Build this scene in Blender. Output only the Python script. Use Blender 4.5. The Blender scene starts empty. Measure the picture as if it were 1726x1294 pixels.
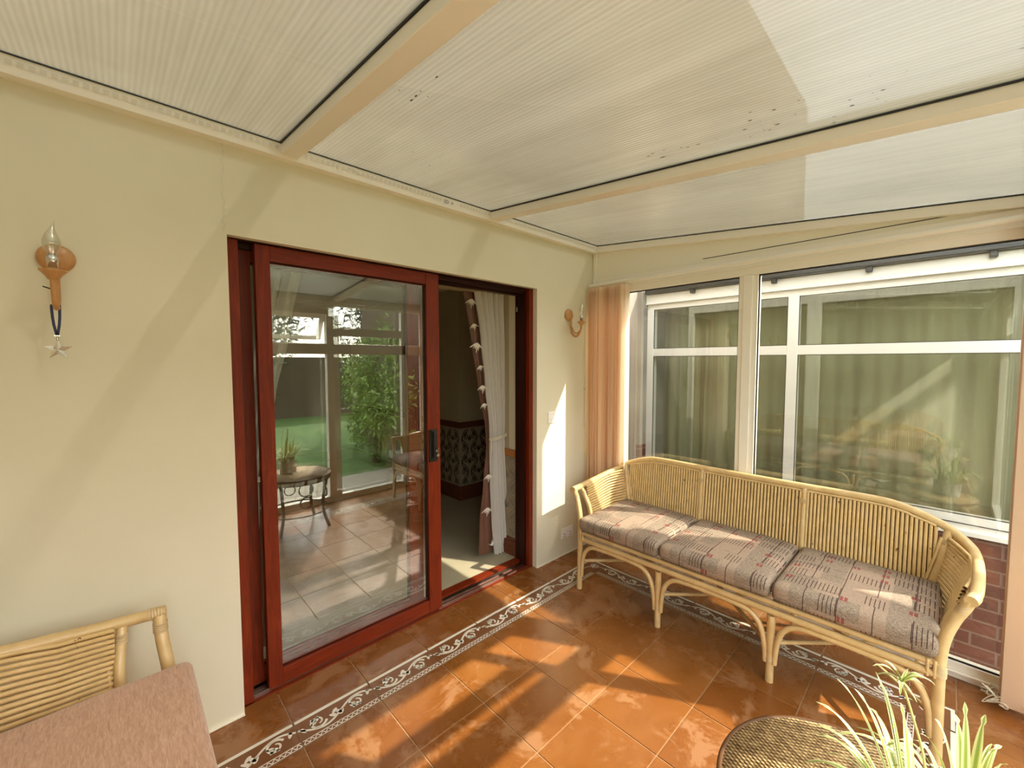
import bpy, bmesh, math, random
from mathutils import Vector, Matrix
random.seed(7)
S = bpy.context.scene
COL = S.collection
PI = math.pi

# ------------------------------------------------------------------ camera
cam = bpy.data.cameras.new('camera'); camo = bpy.data.objects.new('camera', cam); COL.objects.link(camo)
r_ = Vector((0.72510522, -0.68863744, -0.00094739)); u_ = Vector((0.03807006, 0.03871241, 0.99852492)); f_ = Vector((0.68758497, 0.7240717, -0.05428704))
m = Matrix((r_, u_, -f_)).transposed().to_4x4(); m.translation = Vector((-2.94043, -2.092234, 1.56)); camo.matrix_world = m
cam.sensor_width = 36; cam.sensor_fit = 'HORIZONTAL'; cam.lens = 14.5892; cam.clip_start = 0.02; cam.clip_end = 200
S.camera = camo

# ------------------------------------------------------------------ light
SUNDIR = Vector((-.61, 1.0, -1.04)).normalized()
w = bpy.data.worlds.new('sky'); S.world = w; w.use_nodes = True
nt = w.node_tree; nt.nodes.clear()
bg = nt.nodes.new('ShaderNodeBackground'); out = nt.nodes.new('ShaderNodeOutputWorld')
sky = nt.nodes.new('ShaderNodeTexSky'); sky.sky_type = 'NISHITA'; sky.sun_disc = False
sky.sun_elevation = math.radians(41.6); sky.sun_rotation = math.radians(148); sky.air_density = 1.0; sky.dust_density = 2.5; sky.ozone_density = 1.0
mixw = nt.nodes.new('ShaderNodeMix'); mixw.data_type = 'RGBA'; mixw.inputs[0].default_value = 0.65
mixw.inputs[7].default_value = (5.2, 5.1, 4.6, 1)
nt.links.new(sky.outputs[0], mixw.inputs[6]); nt.links.new(mixw.outputs[2], bg.inputs[0]); nt.links.new(bg.outputs[0], out.inputs[0])
bg.inputs[1].default_value = 0.62
sun = bpy.data.lights.new('sun', 'SUN'); sun.energy = 3.7; sun.angle = math.radians(0.6); sun.color = (1.0, .93, .80)
suno = bpy.data.objects.new('sun', sun); COL.objects.link(suno); suno.location = (4, -6, 8)
suno.rotation_euler = SUNDIR.to_track_quat('-Z', 'Y').to_euler()
S.view_settings.view_transform = 'Standard'; S.view_settings.look = 'None'; S.view_settings.gamma = 1.0
S.view_settings.exposure = 1.36; S.view_settings.use_curve_mapping = False
S.cycles.max_bounces = 14; S.cycles.transparent_max_bounces = 24; S.cycles.diffuse_bounces = 6
S.cycles.caustics_reflective = False; S.cycles.caustics_refractive = False
S.cycles.sample_clamp_indirect = 6.0

# ------------------------------------------------------------------ materials
def mat(name, col=(.5, .5, .5), rough=.6, spec=.5, metal=0.0, coat=0.0, fn=None):
    m = bpy.data.materials.new(name); m.use_nodes = True; t = m.node_tree
    b = t.nodes['Principled BSDF']
    b.inputs['Base Color'].default_value = (*col, 1); b.inputs['Roughness'].default_value = rough
    b.inputs['Specular IOR Level'].default_value = spec; b.inputs['Metallic'].default_value = metal
    b.inputs['Coat Weight'].default_value = coat
    if fn: fn(t, b)
    return m
def nd(t, kind, **kw):
    n = t.nodes.new(kind)
    for k, v in kw.items():
        if k.startswith('i_'):
            key = k[2:]; key = int(key) if key.isdigit() else key.replace('_', ' ')
            n.inputs[key].default_value = v
        else: setattr(n, k, v)
    return n
def mth(t, op, a, b=None, c=None):
    n = t.nodes.new('ShaderNodeMath'); n.operation = op
    for i, v in enumerate((a, b, c)):
        if v is None: continue
        if isinstance(v, (int, float)): n.inputs[i].default_value = v
        else: t.links.new(v, n.inputs[i])
    return n.outputs[0]
def ramp(t, fac, stops):
    n = t.nodes.new('ShaderNodeValToRGB'); e = n.color_ramp.elements
    while len(e) < len(stops): e.new(0.5)
    for k, (p, c) in enumerate(stops): e[k].position = p; e[k].color = (*c, 1)
    t.links.new(fac, n.inputs[0]); return n.outputs[0]
def coords(t, scale=(1, 1, 1), kind='Object', rot=(0, 0, 0)):
    tc = t.nodes.new('ShaderNodeTexCoord'); mp = t.nodes.new('ShaderNodeMapping')
    mp.inputs['Scale'].default_value = scale; mp.inputs['Rotation'].default_value = rot
    t.links.new(tc.outputs[kind], mp.inputs[0]); return mp.outputs[0]
def noise(t, vec, scale, detail=4, rough=.5, dist=0):
    n = nd(t, 'ShaderNodeTexNoise', i_Scale=scale, i_Detail=detail, i_Roughness=rough, i_Distortion=dist)
    t.links.new(vec, n.inputs['Vector']); return n.outputs['Fac']
def bump(t, b, h, strength=.2, dist=.002):
    n = nd(t, 'ShaderNodeBump', i_Strength=strength, i_Distance=dist); t.links.new(h, n.inputs['Height'])
    t.links.new(n.outputs[0], b.inputs['Normal'])
def mixc(t, fac, a, b):
    n = t.nodes.new('ShaderNodeMix'); n.data_type = 'RGBA'
    for i, v in ((0, fac), (6, a), (7, b)):
        if isinstance(v, (int, float)): n.inputs[i].default_value = v
        elif isinstance(v, tuple): n.inputs[i].default_value = (*v, 1)
        else: t.links.new(v, n.inputs[i])
    return n.outputs[2]

def f_plaster(c1, c2, bs=.12):
    def f(t, b):
        v = coords(t); n = noise(t, v, 2.2, 3)
        t.links.new(ramp(t, n, [(.3, c1), (.7, c2)]), b.inputs['Base Color'])
        bump(t, b, noise(t, v, 260, 3), bs, .001)
    return f
M = {}
M['plaster'] = mat('cream_plaster', rough=.85, spec=.2, fn=f_plaster((.75, .71, .55), (.79, .75, .60)))
M['panel'] = mat('cream_panel', (.86, .82, .68), .45)
M['upvc'] = mat('white_upvc', (.88, .84, .74), .3)
M['upvc_out'] = mat('weathered_upvc', (.74, .71, .66), .35)
M['gasket'] = mat('black_gasket', (.01, .009, .008), .5)
def f_wood(c1, c2, sc=(14, 14, 1.2), rg=.35):
    def f(t, b):
        v = coords(t, sc); n = noise(t, v, 3.5, 6, .6, 1.2)
        t.links.new(ramp(t, n, [(.25, c1), (.75, c2)]), b.inputs['Base Color'])
        bump(t, b, n, .08, .001)
    return f
M['mahogany'] = mat('mahogany', rough=.38, spec=.22, coat=.03, fn=f_wood((.10, .011, .003), (.24, .030, .006)))
M['mahogany_h'] = mat('mahogany_rails', rough=.38, spec=.22, coat=.03, fn=f_wood((.10, .011, .003), (.24, .030, .006), (1.2, 14, 14)))
M['mahogany_shade'] = mat('mahogany_painted_shade', rough=.45, spec=.2, fn=f_wood((.020, .004, .003), (.045, .009, .004)))  # darker copy of mahogany, recess shade put into the colour
M['skirt'] = mat('stained_skirting', rough=.4, fn=f_wood((.13, .035, .015), (.20, .06, .022), (2, 2, 14)))
M['oak'] = mat('oak_dado', rough=.4, fn=f_wood((.38, .14, .035), (.50, .21, .06), (2, 2, 14)))
M['darkgap'] = mat('dark_track', (.02, .010, .007), .35)
M['alu'] = mat('track_metal', (.5, .45, .38), .25, metal=1)
M['steel'] = mat('polished_steel', (.62, .6, .56), .18, metal=1)
M['black'] = mat('black_metal', (.015, .013, .012), .35, metal=.2)
M['switch'] = mat('white_plastic', (.92, .91, .88), .3)

def f_tile(t, b):
    v = coords(t)
    at = nd(t, 'ShaderNodeAttribute', attribute_name='tv')
    n1 = noise(t, v, 6, 5, .6, .8); n2 = noise(t, v, 4.2, 8, .68, .6); n3 = noise(t, v, 45, 4)
    base = ramp(t, n1, [(.25, (.22, .072, .011)), (.75, (.32, .128, .034))])
    base2 = mixc(t, mth(t, 'MULTIPLY', at.outputs['Fac'], .55), base, (.16, .045, .006))
    # pale ragged drifts: broken sky reflections painted into the tile colour
    mk = ramp(t, mth(t, 'ADD', n2, mth(t, 'MULTIPLY', n3, .12)), [(.60, (0, 0, 0)), (.66, (1, 1, 1))])
    col = mixc(t, mth(t, 'MULTIPLY', mk, .24), base2, (.60, .36, .20))
    t.links.new(col, b.inputs['Base Color'])
    t.links.new(mth(t, 'ADD', .16, mth(t, 'MULTIPLY', n2, .22)), b.inputs['Roughness'])
    bump(t, b, noise(t, v, 9, 3), .12, .006)
M['tile'] = mat('terracotta_tile', rough=.25, spec=.55, fn=f_tile)
M['border_base'] = mat('border_tile', (.20, .08, .03), .3)
M['border_white'] = mat('border_glaze', (.80, .74, .62), .3)
M['grout'] = mat('grout', (.40, .24, .12), .8)
def f_rattan(t, b):
    v = coords(t); n = noise(t, v, 18, 5, .6); n2 = noise(t, v, 3, 3)
    c = ramp(t, n, [(.2, (.57, .38, .16)), (.8, (.77, .57, .29))])
    t.links.new(mixc(t, mth(t, 'MULTIPLY', n2, .35), c, (.55, .36, .13)), b.inputs['Base Color'])
    bump(t, b, n, .1, .001)
M['rattan'] = mat('varnished_rattan', rough=.33, coat=.2, fn=f_rattan)
M['wrap'] = mat('cane_binding', (.62, .46, .25), .4, coat=.1)
def f_slats(t, b):
    v = coords(t); n = noise(t, v, 22, 5, .6)
    sp = ramp(t, noise(t, coords(t, (60, 60, 25)), 1.0, 2), [(.70, (0, 0, 0)), (.74, (1, 1, 1))])
    c = ramp(t, n, [(.2, (.56, .37, .14)), (.8, (.76, .55, .26))])
    t.links.new(mixc(t, sp, c, (.12, .05, .015)), b.inputs['Base Color'])
M['cane'] = mat('split_cane', rough=.4, coat=.1, fn=f_slats)

def f_fabric(t, b):
    tc = t.nodes.new('ShaderNodeTexCoord'); sp = t.nodes.new('ShaderNodeSeparateXYZ'); t.links.new(tc.outputs['Object'], sp.inputs[0])
    x, y, z = sp.outputs
    s = mth(t, 'SUBTRACT', x, z)       # runs over the front edge down the face
    weave = mth(t, 'MULTIPLY', mth(t, 'SINE', mth(t, 'MULTIPLY', s, 2600)), mth(t, 'SINE', mth(t, 'MULTIPLY', y, 2600)))
    thread = noise(t, coords(t, (120, 600, 120)), 1, 2); thread2 = noise(t, coords(t, (600, 90, 600)), 1, 2)
    base = ramp(t, mth(t, 'MULTIPLY', mth(t, 'ADD', thread, thread2), .5), [(.38, (.15, .112, .082)), (.62, (.43, .335, .25))])
    patch = nd(t, 'ShaderNodeTexWhiteNoise', noise_dimensions='3D')
    def cell(sx, sy, off):
        cx = mth(t, 'FLOOR', mth(t, 'ADD', mth(t, 'DIVIDE', s, sx), off)); cy = mth(t, 'FLOOR', mth(t, 'ADD', mth(t, 'DIVIDE', y, sy), off * 1.7))
        fx = mth(t, 'FRACT', mth(t, 'ADD', mth(t, 'DIVIDE', s, sx), off)); fy = mth(t, 'FRACT', mth(t, 'ADD', mth(t, 'DIVIDE', y, sy), off * 1.7))
        cb = t.nodes.new('ShaderNodeCombineXYZ'); t.links.new(cx, cb.inputs[0]); t.links.new(cy, cb.inputs[1]); cb.inputs[2].default_value = off
        wn = nd(t, 'ShaderNodeTexWhiteNoise', noise_dimensions='3D'); t.links.new(cb.outputs[0], wn.inputs[0])
        return wn.outputs['Value'], fx, fy
    v1, fx1, fy1 = cell(.13, .085, .3)
    tone = mth(t, 'MULTIPLY', mth(t, 'GREATER_THAN', v1, .55), .35)
    base = mixc(t, tone, base, (.52, .36, .26))
    # groups of thin dark stripes
    v2, fx2, fy2 = cell(.10, .075, .9)
    inx = mth(t, 'MULTIPLY', mth(t, 'GREATER_THAN', fx2, .12), mth(t, 'LESS_THAN', fx2, .88))
    st = mth(t, 'LESS_THAN', mth(t, 'FRACT', mth(t, 'MULTIPLY', fy2, 5)), .22)
    g = mth(t, 'MULTIPLY', mth(t, 'MULTIPLY', st, inx), mth(t, 'GREATER_THAN', v2, .58))
    # single long lines with outline boxes
    v3, fx3, fy3 = cell(.085, .12, 2.2)
    ln = mth(t, 'MULTIPLY', mth(t, 'LESS_THAN', fy3, .03), mth(t, 'GREATER_THAN', v3, .2))
    ln2 = mth(t, 'MULTIPLY', mth(t, 'LESS_THAN', fx3, .025), mth(t, 'MULTIPLY', mth(t, 'GREATER_THAN', v3, .45), mth(t, 'LESS_THAN', fy3, .55)))
    dark = mth(t, 'MAXIMUM', g, mth(t, 'MAXIMUM', ln, ln2))
    col = mixc(t, mth(t, 'MULTIPLY', dark, .85), base, (.045, .018, .02))
    # small red blocks, each split by a pale thread
    v4, fx4, fy4 = cell(.075, .11, 4.1)
    rb = mth(t, 'MULTIPLY', mth(t, 'MULTIPLY', mth(t, 'LESS_THAN', fx4, .42), mth(t, 'LESS_THAN', fy4, .24)), mth(t, 'GREATER_THAN', v4, .78))
    rb = mth(t, 'MULTIPLY', rb, mth(t, 'GREATER_THAN', mth(t, 'ABSOLUTE', mth(t, 'SUBTRACT', fy4, .12)), .02))
    col = mixc(t, mth(t, 'MULTIPLY', rb, .8), col, (.26, .045, .04))
    t.links.new(col, b.inputs['Base Color'])
    bump(t, b, weave, .25, .0008)
M['fabric'] = mat('patterned_fabric', rough=.95, spec=.15, fn=f_fabric)
def f_chenille(t, b):
    n = noise(t, coords(t, (60, 8, 30)), 3.5, 5, .65, .9)
    t.links.new(ramp(t, n, [(.25, (.40, .20, .12)), (.75, (.70, .44, .30))]), b.inputs['Base Color'])
    bump(t, b, n, .5, .002); b.inputs['Sheen Weight'].default_value = .4
M['pink'] = mat('pink_chenille', rough=.9, spec=.15, fn=f_chenille)

def trans_mat(name, col, trans=.5, rough=.8, fn=None, alpha=None):
    m = bpy.data.materials.new(name); m.use_nodes = True; t = m.node_tree; t.nodes.clear()
    d = nd(t, 'ShaderNodeBsdfDiffuse'); tr = nd(t, 'ShaderNodeBsdfTranslucent'); mx = nd(t, 'ShaderNodeMixShader'); o = nd(t, 'ShaderNodeOutputMaterial')
    d.inputs[0].default_value = tr.inputs[0].default_value = (*col, 1); mx.inputs[0].default_value = trans
    t.links.new(d.outputs[0], mx.inputs[1]); t.links.new(tr.outputs[0], mx.inputs[2]); last = mx.outputs[0]
    if alpha is not None:
        tp = nd(t, 'ShaderNodeBsdfTransparent'); m2 = nd(t, 'ShaderNodeMixShader'); m2.inputs[0].default_value = alpha
        t.links.new(tp.outputs[0], m2.inputs[1]); t.links.new(last, m2.inputs[2]); last = m2.outputs[0]
    if fn: fn(t, d, tr)
    t.links.new(last, o.inputs[0]); return m
def f_slatvar(t, d, tr):
    oi = nd(t, 'ShaderNodeObjectInfo'); c = ramp(t, oi.outputs['Random'], [(.1, (.80, .60, .42)), (.9, (1.0, .90, .76))])
    t.links.new(c, d.inputs[0]); t.links.new(c, tr.inputs[0])
M['blind'] = trans_mat('peach_blind_fabric', (.95, .85, .70), .5, fn=f_slatvar)
M['lining'] = trans_mat('white_lining', (.88, .86, .82), .3)
M['satin'] = mat('brown_satin', (.15, .065, .04), .38, fn=lambda t, b: bump(t, b, noise(t, coords(t, (300, 300, 300)), 1, 2), .1, .001))
M['thread'] = mat('silver_thread', (.80, .74, .64), .45)
M['cord'] = mat('cream_cord', (.66, .60, .46), .7)

def glass(name, f0, tint=(1, 1, 1), rough=0.0, wob=0.0):
    m = bpy.data.materials.new(name); m.use_nodes = True; t = m.node_tree; t.nodes.clear()
    o = nd(t, 'ShaderNodeOutputMaterial'); tp = nd(t, 'ShaderNodeBsdfTransparent'); gl = nd(t, 'ShaderNodeBsdfGlossy'); mx = nd(t, 'ShaderNodeMixShader')
    tp.inputs[0].default_value = (*tint, 1); gl.inputs['Roughness'].default_value = rough; gl.inputs[0].default_value = (.97, 1, .97, 1)
    g = nd(t, 'ShaderNodeNewGeometry'); dt = nd(t, 'ShaderNodeVectorMath', operation='DOT_PRODUCT')
    t.links.new(g.outputs['Normal'], dt.inputs[0]); t.links.new(g.outputs['Incoming'], dt.inputs[1])
    c = mth(t, 'ABSOLUTE', dt.outputs['Value']); s = mth(t, 'POWER', mth(t, 'SUBTRACT', 1.0, c), 5.0)
    t.links.new(mth(t, 'ADD', f0, mth(t, 'MULTIPLY', s, 1 - f0)), mx.inputs[0])
    if wob:
        bp = nd(t, 'ShaderNodeBump', i_Strength=wob, i_Distance=.01); t.links.new(noise(t, coords(t), 2.5, 1), bp.inputs['Height'])
        t.links.new(bp.outputs[0], gl.inputs['Normal'])
    t.links.new(tp.outputs[0], mx.inputs[1]); t.links.new(gl.outputs[0], mx.inputs[2]); t.links.new(mx.outputs[0], o.inputs[0])
    return m
M['glass_door'] = glass('door_glass', .20, (.93, .96, .92))
M['glass_inner'] = glass('inner_leaf_glass', .08, (.95, .97, .94))
M['glass_win'] = glass('window_glass', .10, (.93, .95, .90))
M['glass_front'] = glass('front_glass', .08, (.97, .98, .95))
M['bulb'] = glass('bulb_glass', .18, (.86, .84, .78), .05)
M['crystal'] = glass('cut_crystal', .45, (.95, .95, .95))

def poly():
    m = bpy.data.materials.new('fluted_polycarbonate'); m.use_nodes = True; t = m.node_tree; t.nodes.clear()
    o = nd(t, 'ShaderNodeOutputMaterial'); tr = nd(t, 'ShaderNodeBsdfTranslucent'); gl = nd(t, 'ShaderNodeBsdfGlossy'); tp = nd(t, 'ShaderNodeBsdfTransparent')
    df = nd(t, 'ShaderNodeBsdfDiffuse')
    v = coords(t)
    sp = nd(t, 'ShaderNodeSeparateXYZ'); t.links.new(v, sp.inputs[0])
    fl = mth(t, 'SINE', mth(t, 'MULTIPLY', sp.outputs[0], 2 * PI / .016))
    n = noise(t, coords(t, (1.4, .5, 1)), 1.6, 4, .55, .6); fine = noise(t, coords(t, (60, .8, 1)), 1.0, 3)
    c = ramp(t, mth(t, 'ADD', mth(t, 'MULTIPLY', n, .7), mth(t, 'MULTIPLY', fine, .3)), [(.3, (.44, .43, .31)), (.7, (.66, .65, .50))])
    c = mixc(t, mth(t, 'ADD', .10, mth(t, 'MULTIPLY', fl, .10)), c, (.20, .19, .14))
    t.links.new(mixc(t, .84, c, (0, 0, 0)), tr.inputs[0]); t.links.new(c, df.inputs[0])
    gl.inputs['Roughness'].default_value = .16; gl.inputs[0].default_value = (.95, .93, .85, 1)
    bp = nd(t, 'ShaderNodeBump', i_Strength=.6, i_Distance=.0014); t.links.new(mth(t, 'ADD', fl, mth(t, 'MULTIPLY', fine, 2.0)), bp.inputs['Height'])
    t.links.new(bp.outputs[0], gl.inputs['Normal'])
    a = nd(t, 'ShaderNodeMixShader'); a.inputs[0].default_value = .40; t.links.new(tr.outputs[0], a.inputs[1]); t.links.new(df.outputs[0], a.inputs[2])
    b = nd(t, 'ShaderNodeMixShader'); b.inputs[0].default_value = .03
    rf = nd(t, 'ShaderNodeBsdfRefraction', i_Roughness=.55, i_IOR=1.12); rf.inputs[0].default_value = (.85, .85, .78, 1)
    b0 = nd(t, 'ShaderNodeMixShader'); b0.inputs[0].default_value = .03; t.links.new(a.outputs[0], b0.inputs[1]); t.links.new(rf.outputs[0], b0.inputs[2])
    t.links.new(b0.outputs[0], b.inputs[1]); t.links.new(tp.outputs[0], b.inputs[2])
    g = nd(t, 'ShaderNodeNewGeometry'); dt = nd(t, 'ShaderNodeVectorMath', operation='DOT_PRODUCT')
    t.links.new(g.outputs['Normal'], dt.inputs[0]); t.links.new(g.outputs['Incoming'], dt.inputs[1])
    s = mth(t, 'POWER', mth(t, 'SUBTRACT', 1.0, mth(t, 'ABSOLUTE', dt.outputs['Value'])), 3.0)
    d = nd(t, 'ShaderNodeMixShader'); t.links.new(mth(t, 'ADD', .12, mth(t, 'MULTIPLY', s, .6)), d.inputs[0])
    t.links.new(b.outputs[0], d.inputs[1]); t.links.new(gl.outputs[0], d.inputs[2]); t.links.new(d.outputs[0], o.inputs[0])
    return m
M['poly'] = poly()
M['carpet'] = mat('beige_carpet', rough=1, spec=.05, fn=f_plaster((.42, .36, .24), (.50, .43, .30), .8))
M['roomwall'] = mat('room_paint', (.52, .45, .31), .85)
M['paper'] = mat('wallpaper_ground', (.40, .33, .22), .6)
M['scroll_dark'] = mat('dark_scroll_print', (.045, .018, .012), .4)
M['scroll_grey'] = mat('grey_scroll_print', (.25, .23, .19), .35)
def f_brick(t, b):
    tc = t.nodes.new('ShaderNodeTexCoord'); sp = t.nodes.new('ShaderNodeSeparateXYZ'); cb = t.nodes.new('ShaderNodeCombineXYZ')
    t.links.new(tc.outputs['Object'], sp.inputs[0]); t.links.new(mth(t, 'ADD', sp.outputs[0], sp.outputs[1]), cb.inputs[0]); t.links.new(sp.outputs[2], cb.inputs[1])
    br = nd(t, 'ShaderNodeTexBrick', i_Scale=1.0, i_Mortar_Size=.006, i_Brick_Width=.225, i_Row_Height=.085, i_Bias=.0)
    br.inputs['Color1'].default_value = (.13, .036, .020, 1); br.inputs['Color2'].default_value = (.08, .022, .014, 1); br.inputs['Mortar'].default_value = (.17, .10, .07, 1)
    t.links.new(cb.outputs[0], br.inputs[0]); t.links.new(br.outputs[0], b.inputs['Base Color'])
M['brick'] = mat('red_brick', rough=.85, fn=f_brick)
M['render'] = mat('grey_render', rough=.95, fn=f_plaster((.20, .17, .14), (.30, .27, .22), 1.0))
def f_net(t, b):
    v = coords(t, (1, 3.5, .3)); n = noise(t, v, 1.3, 3, .5)
    t.links.new(ramp(t, n, [(.3, (.20, .20, .12)), (.7, (.28, .28, .17))]), b.inputs['Base Color'])
M['net'] = mat('drawn_net_curtain', rough=.9, fn=f_net)
def f_weave(t, b):
    tc = t.nodes.new('ShaderNodeTexCoord'); sp = t.nodes.new('ShaderNodeSeparateXYZ'); t.links.new(tc.outputs['Object'], sp.inputs[0])
    x, y, z = sp.outputs
    a = mth(t, 'SINE', mth(t, 'MULTIPLY', x, 2 * PI / .012)); c = mth(t, 'SINE', mth(t, 'MULTIPLY', y, 2 * PI / .020))
    h = mth(t, 'MULTIPLY', a, c)
    n = noise(t, coords(t, (70, 40, 40)), 1, 3)
    t.links.new(ramp(t, mth(t, 'ADD', mth(t, 'MULTIPLY', h, .25), n), [(.25, (.20, .095, .03)), (.75, (.88, .62, .30))]), b.inputs['Base Color'])
    bump(t, b, h, .9, .003)
M['weave'] = mat('woven_cane', rough=.55, fn=f_weave)
M['rim'] = mat('dark_rattan', (.10, .04, .012), .5, spec=.3)
def f_leaf(t, b):
    at = nd(t, 'ShaderNodeAttribute', attribute_name='across')
    t.links.new(ramp(t, mth(t, 'ABSOLUTE', at.outputs['Fac']), [(.25, (.30, .38, .07)), (.55, (.72, .72, .38))]), b.inputs['Base Color'])
    b.inputs['Subsurface Weight'].default_value = 0
M['leaf'] = mat('variegated_leaf', rough=.4, fn=f_leaf)
M['stalk'] = mat('plant_stalk', (.52, .48, .18), .5)
M['pot'] = mat('pale_pot', (.70, .70, .68), .35)
M['soil'] = mat('potting_soil', (.03, .02, .012), .95)
M['pine'] = mat('turned_pine', rough=.4, coat=.2, fn=f_wood((.44, .20, .06), (.60, .32, .12), (18, 18, 5)))
M['ribbon'] = mat('navy_ribbon', (.012, .016, .07), .45)
M['wire'] = mat('black_wire', (.01, .01, .01), .5)
M['lawn'] = mat('lawn_grass', rough=.9, fn=f_plaster((.045, .10, .015), (.09, .17, .03), .8))
M['foliage'] = mat('hedge_foliage', rough=.5, fn=lambda t, b: t.links.new(ramp(t, noise(t, coords(t), 7, 3), [(.3, (.008, .018, .005)), (.7, (.045, .075, .018))]), b.inputs['Base Color']))
M['bark'] = mat('bark', (.06, .04, .025), .9)
M['fence'] = mat('weathered_fence', rough=.85, fn=f_wood((.10, .065, .04), (.17, .12, .08), (2, 2, 1)))
M['paving'] = mat('paving_slab', (.32, .28, .22), .85)
M['filler'] = mat('crack_filler', (.70, .66, .55), .9)
M['ink'] = mat('printed_ink', (.08, .07, .07), .6)

# ------------------------------------------------------------------ mesh helper
class MB:
    def __init__(s): s.v = []; s.f = []; s.mi = []; s.sm = []; s.cm = 0
    def add(s, vs, fs, smooth=False):
        o = len(s.v); s.v += [tuple(v) for v in vs]
        for f in fs: s.f.append(tuple(i + o for i in f)); s.mi.append(s.cm); s.sm.append(smooth)
    def box(s, a, b):
        x0, y0, z0 = a; x1, y1, z1 = b
        if x0 > x1: x0, x1 = x1, x0
        if y0 > y1: y0, y1 = y1, y0
        if z0 > z1: z0, z1 = z1, z0
        s.add([(x0, y0, z0), (x1, y0, z0), (x1, y1, z0), (x0, y1, z0), (x0, y0, z1), (x1, y0, z1), (x1, y1, z1), (x0, y1, z1)],
              [(0, 3, 2, 1), (4, 5, 6, 7), (0, 1, 5, 4), (1, 2, 6, 5), (2, 3, 7, 6), (3, 0, 4, 7)]); return s
    def hexa(s, p):  # 8 arbitrary corners in box order
        s.add(p, [(0, 3, 2, 1), (4, 5, 6, 7), (0, 1, 5, 4), (1, 2, 6, 5), (2, 3, 7, 6), (3, 0, 4, 7)]); return s
    def tube(s, pts, r, seg=10, caps=True, up=None):
        pts = [Vector(p) for p in pts]; n = len(pts)
        rr = r if isinstance(r, (list, tuple)) else [r] * n
        tang = []
        for i in range(n):
            a = pts[max(0, i - 1)]; b = pts[min(n - 1, i + 1)]; tang.append((b - a).normalized())
        ref = Vector((0, 0, 1)) if abs(tang[0].z) < .9 else Vector((1, 0, 0))
        nx = tang[0].cross(ref).normalized(); vs = []; fs = []
        for i in range(n):
            nx = (nx - tang[i] * nx.dot(tang[i])).normalized(); ny = tang[i].cross(nx)
            for k in range(seg):
                a = 2 * PI * k / seg; vs.append(pts[i] + (nx * math.cos(a) + ny * math.sin(a)) * rr[i])
        for i in range(n - 1):
            for k in range(seg):
                k2 = (k + 1) % seg; fs.append((i * seg + k, i * seg + k2, (i + 1) * seg + k2, (i + 1) * seg + k))
        s.add(vs, fs, True)
        if caps:
            s.add(vs[:seg], [tuple(range(seg))[::-1]]); s.add(vs[-seg:], [tuple(range(seg))])
        return s
    def lathe(s, prof, c=(0, 0, 0), seg=24, axis='z', caps=True):
        vs = []; fs = []
        for (r, h) in prof:
            for k in range(seg):
                a = 2 * PI * k / seg; x, y = r * math.cos(a), r * math.sin(a)
                if axis == 'z': p = (c[0] + x, c[1] + y, c[2] + h)
                elif axis == 'y': p = (c[0] + x, c[1] - h, c[2] + y)
                else: p = (c[0] + h, c[1] + x, c[2] + y)
                vs.append(p)
        n = len(prof)
        for i in range(n - 1):
            for k in range(seg):
                k2 = (k + 1) % seg; fs.append((i * seg + k, i * seg + k2, (i + 1) * seg + k2, (i + 1) * seg + k))
        s.add(vs, fs, True)
        if caps: s.add(vs[:seg], [tuple(range(seg))[::-1]]); s.add(vs[-seg:], [tuple(range(seg))])
        return s
    def grid(s, P, smooth=True, close=False):   # P[i][j] points
        n = len(P); m_ = len(P[0]); vs = [q for row in P for q in row]; fs = []
        for i in range(n - 1):
            for j in range(m_ - 1 if not close else m_):
                j2 = (j + 1) % m_; fs.append((i * m_ + j, i * m_ + j2, (i + 1) * m_ + j2, (i + 1) * m_ + j))
        s.add(vs, fs, smooth); return s
    def build(s, name, mats, parent=None, bevel=0, loc=None):
        me = bpy.data.meshes.new(name); me.from_pydata(s.v, [], s.f)
        if not isinstance(mats, (list, tuple)): mats = [mats]
        for m_ in mats: me.materials.append(M[m_] if isinstance(m_, str) else m_)
        for p, i, sm in zip(me.polygons, s.mi, s.sm): p.material_index = i; p.use_smooth = sm
        me.update()
        bm = bmesh.new(); bm.from_mesh(me); bmesh.ops.recalc_face_normals(bm, faces=bm.faces); bm.to_mesh(me); bm.free()
        o = bpy.data.objects.new(name, me); COL.objects.link(o)
        if parent: o.parent = parent
        if loc: o.location = loc
        if bevel:
            b = o.modifiers.new('bevel', 'BEVEL'); b.width = bevel; b.segments = 2; b.limit_method = 'ANGLE'; b.angle_limit = math.radians(50)
        return o
def box(name, a, b, mt, parent=None, bevel=0): return MB().box(a, b).build(name, mt, parent, bevel)
def tag(o, label=None, cat=None, group=None, kind=None):
    if label: o['label'] = label
    if cat: o['category'] = cat
    if group: o['group'] = group
    if kind: o['kind'] = kind
    return o
def empty(name, loc=(0, 0, 0), rz=0):
    o = bpy.data.objects.new(name, None); o.empty_display_size = .1; COL.objects.link(o); o.location = loc; o.rotation_euler = (0, 0, rz); return o
def children(o): return [c for c in bpy.data.objects if c.parent == o]
def copy_tree(o, parent=None):
    c = o.copy(); COL.objects.link(c); c.parent = parent
    for ch in children(o): copy_tree(ch, c)
    return c
def spline(pts, n=8):
    P = [Vector(p) for p in pts]; P = [P[0] * 2 - P[1]] + P + [P[-1] * 2 - P[-2]]; out = []
    for i in range(1, len(P) - 2):
        for k in range(n):
            t = k / n; a, b, c, d = P[i - 1], P[i], P[i + 1], P[i + 2]
            out.append(.5 * ((2 * b) + (c - a) * t + (2 * a - 5 * b + 4 * c - d) * t * t + (3 * b - a - 3 * c + d) * t ** 3))
    out.append(P[-2]); return out

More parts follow.
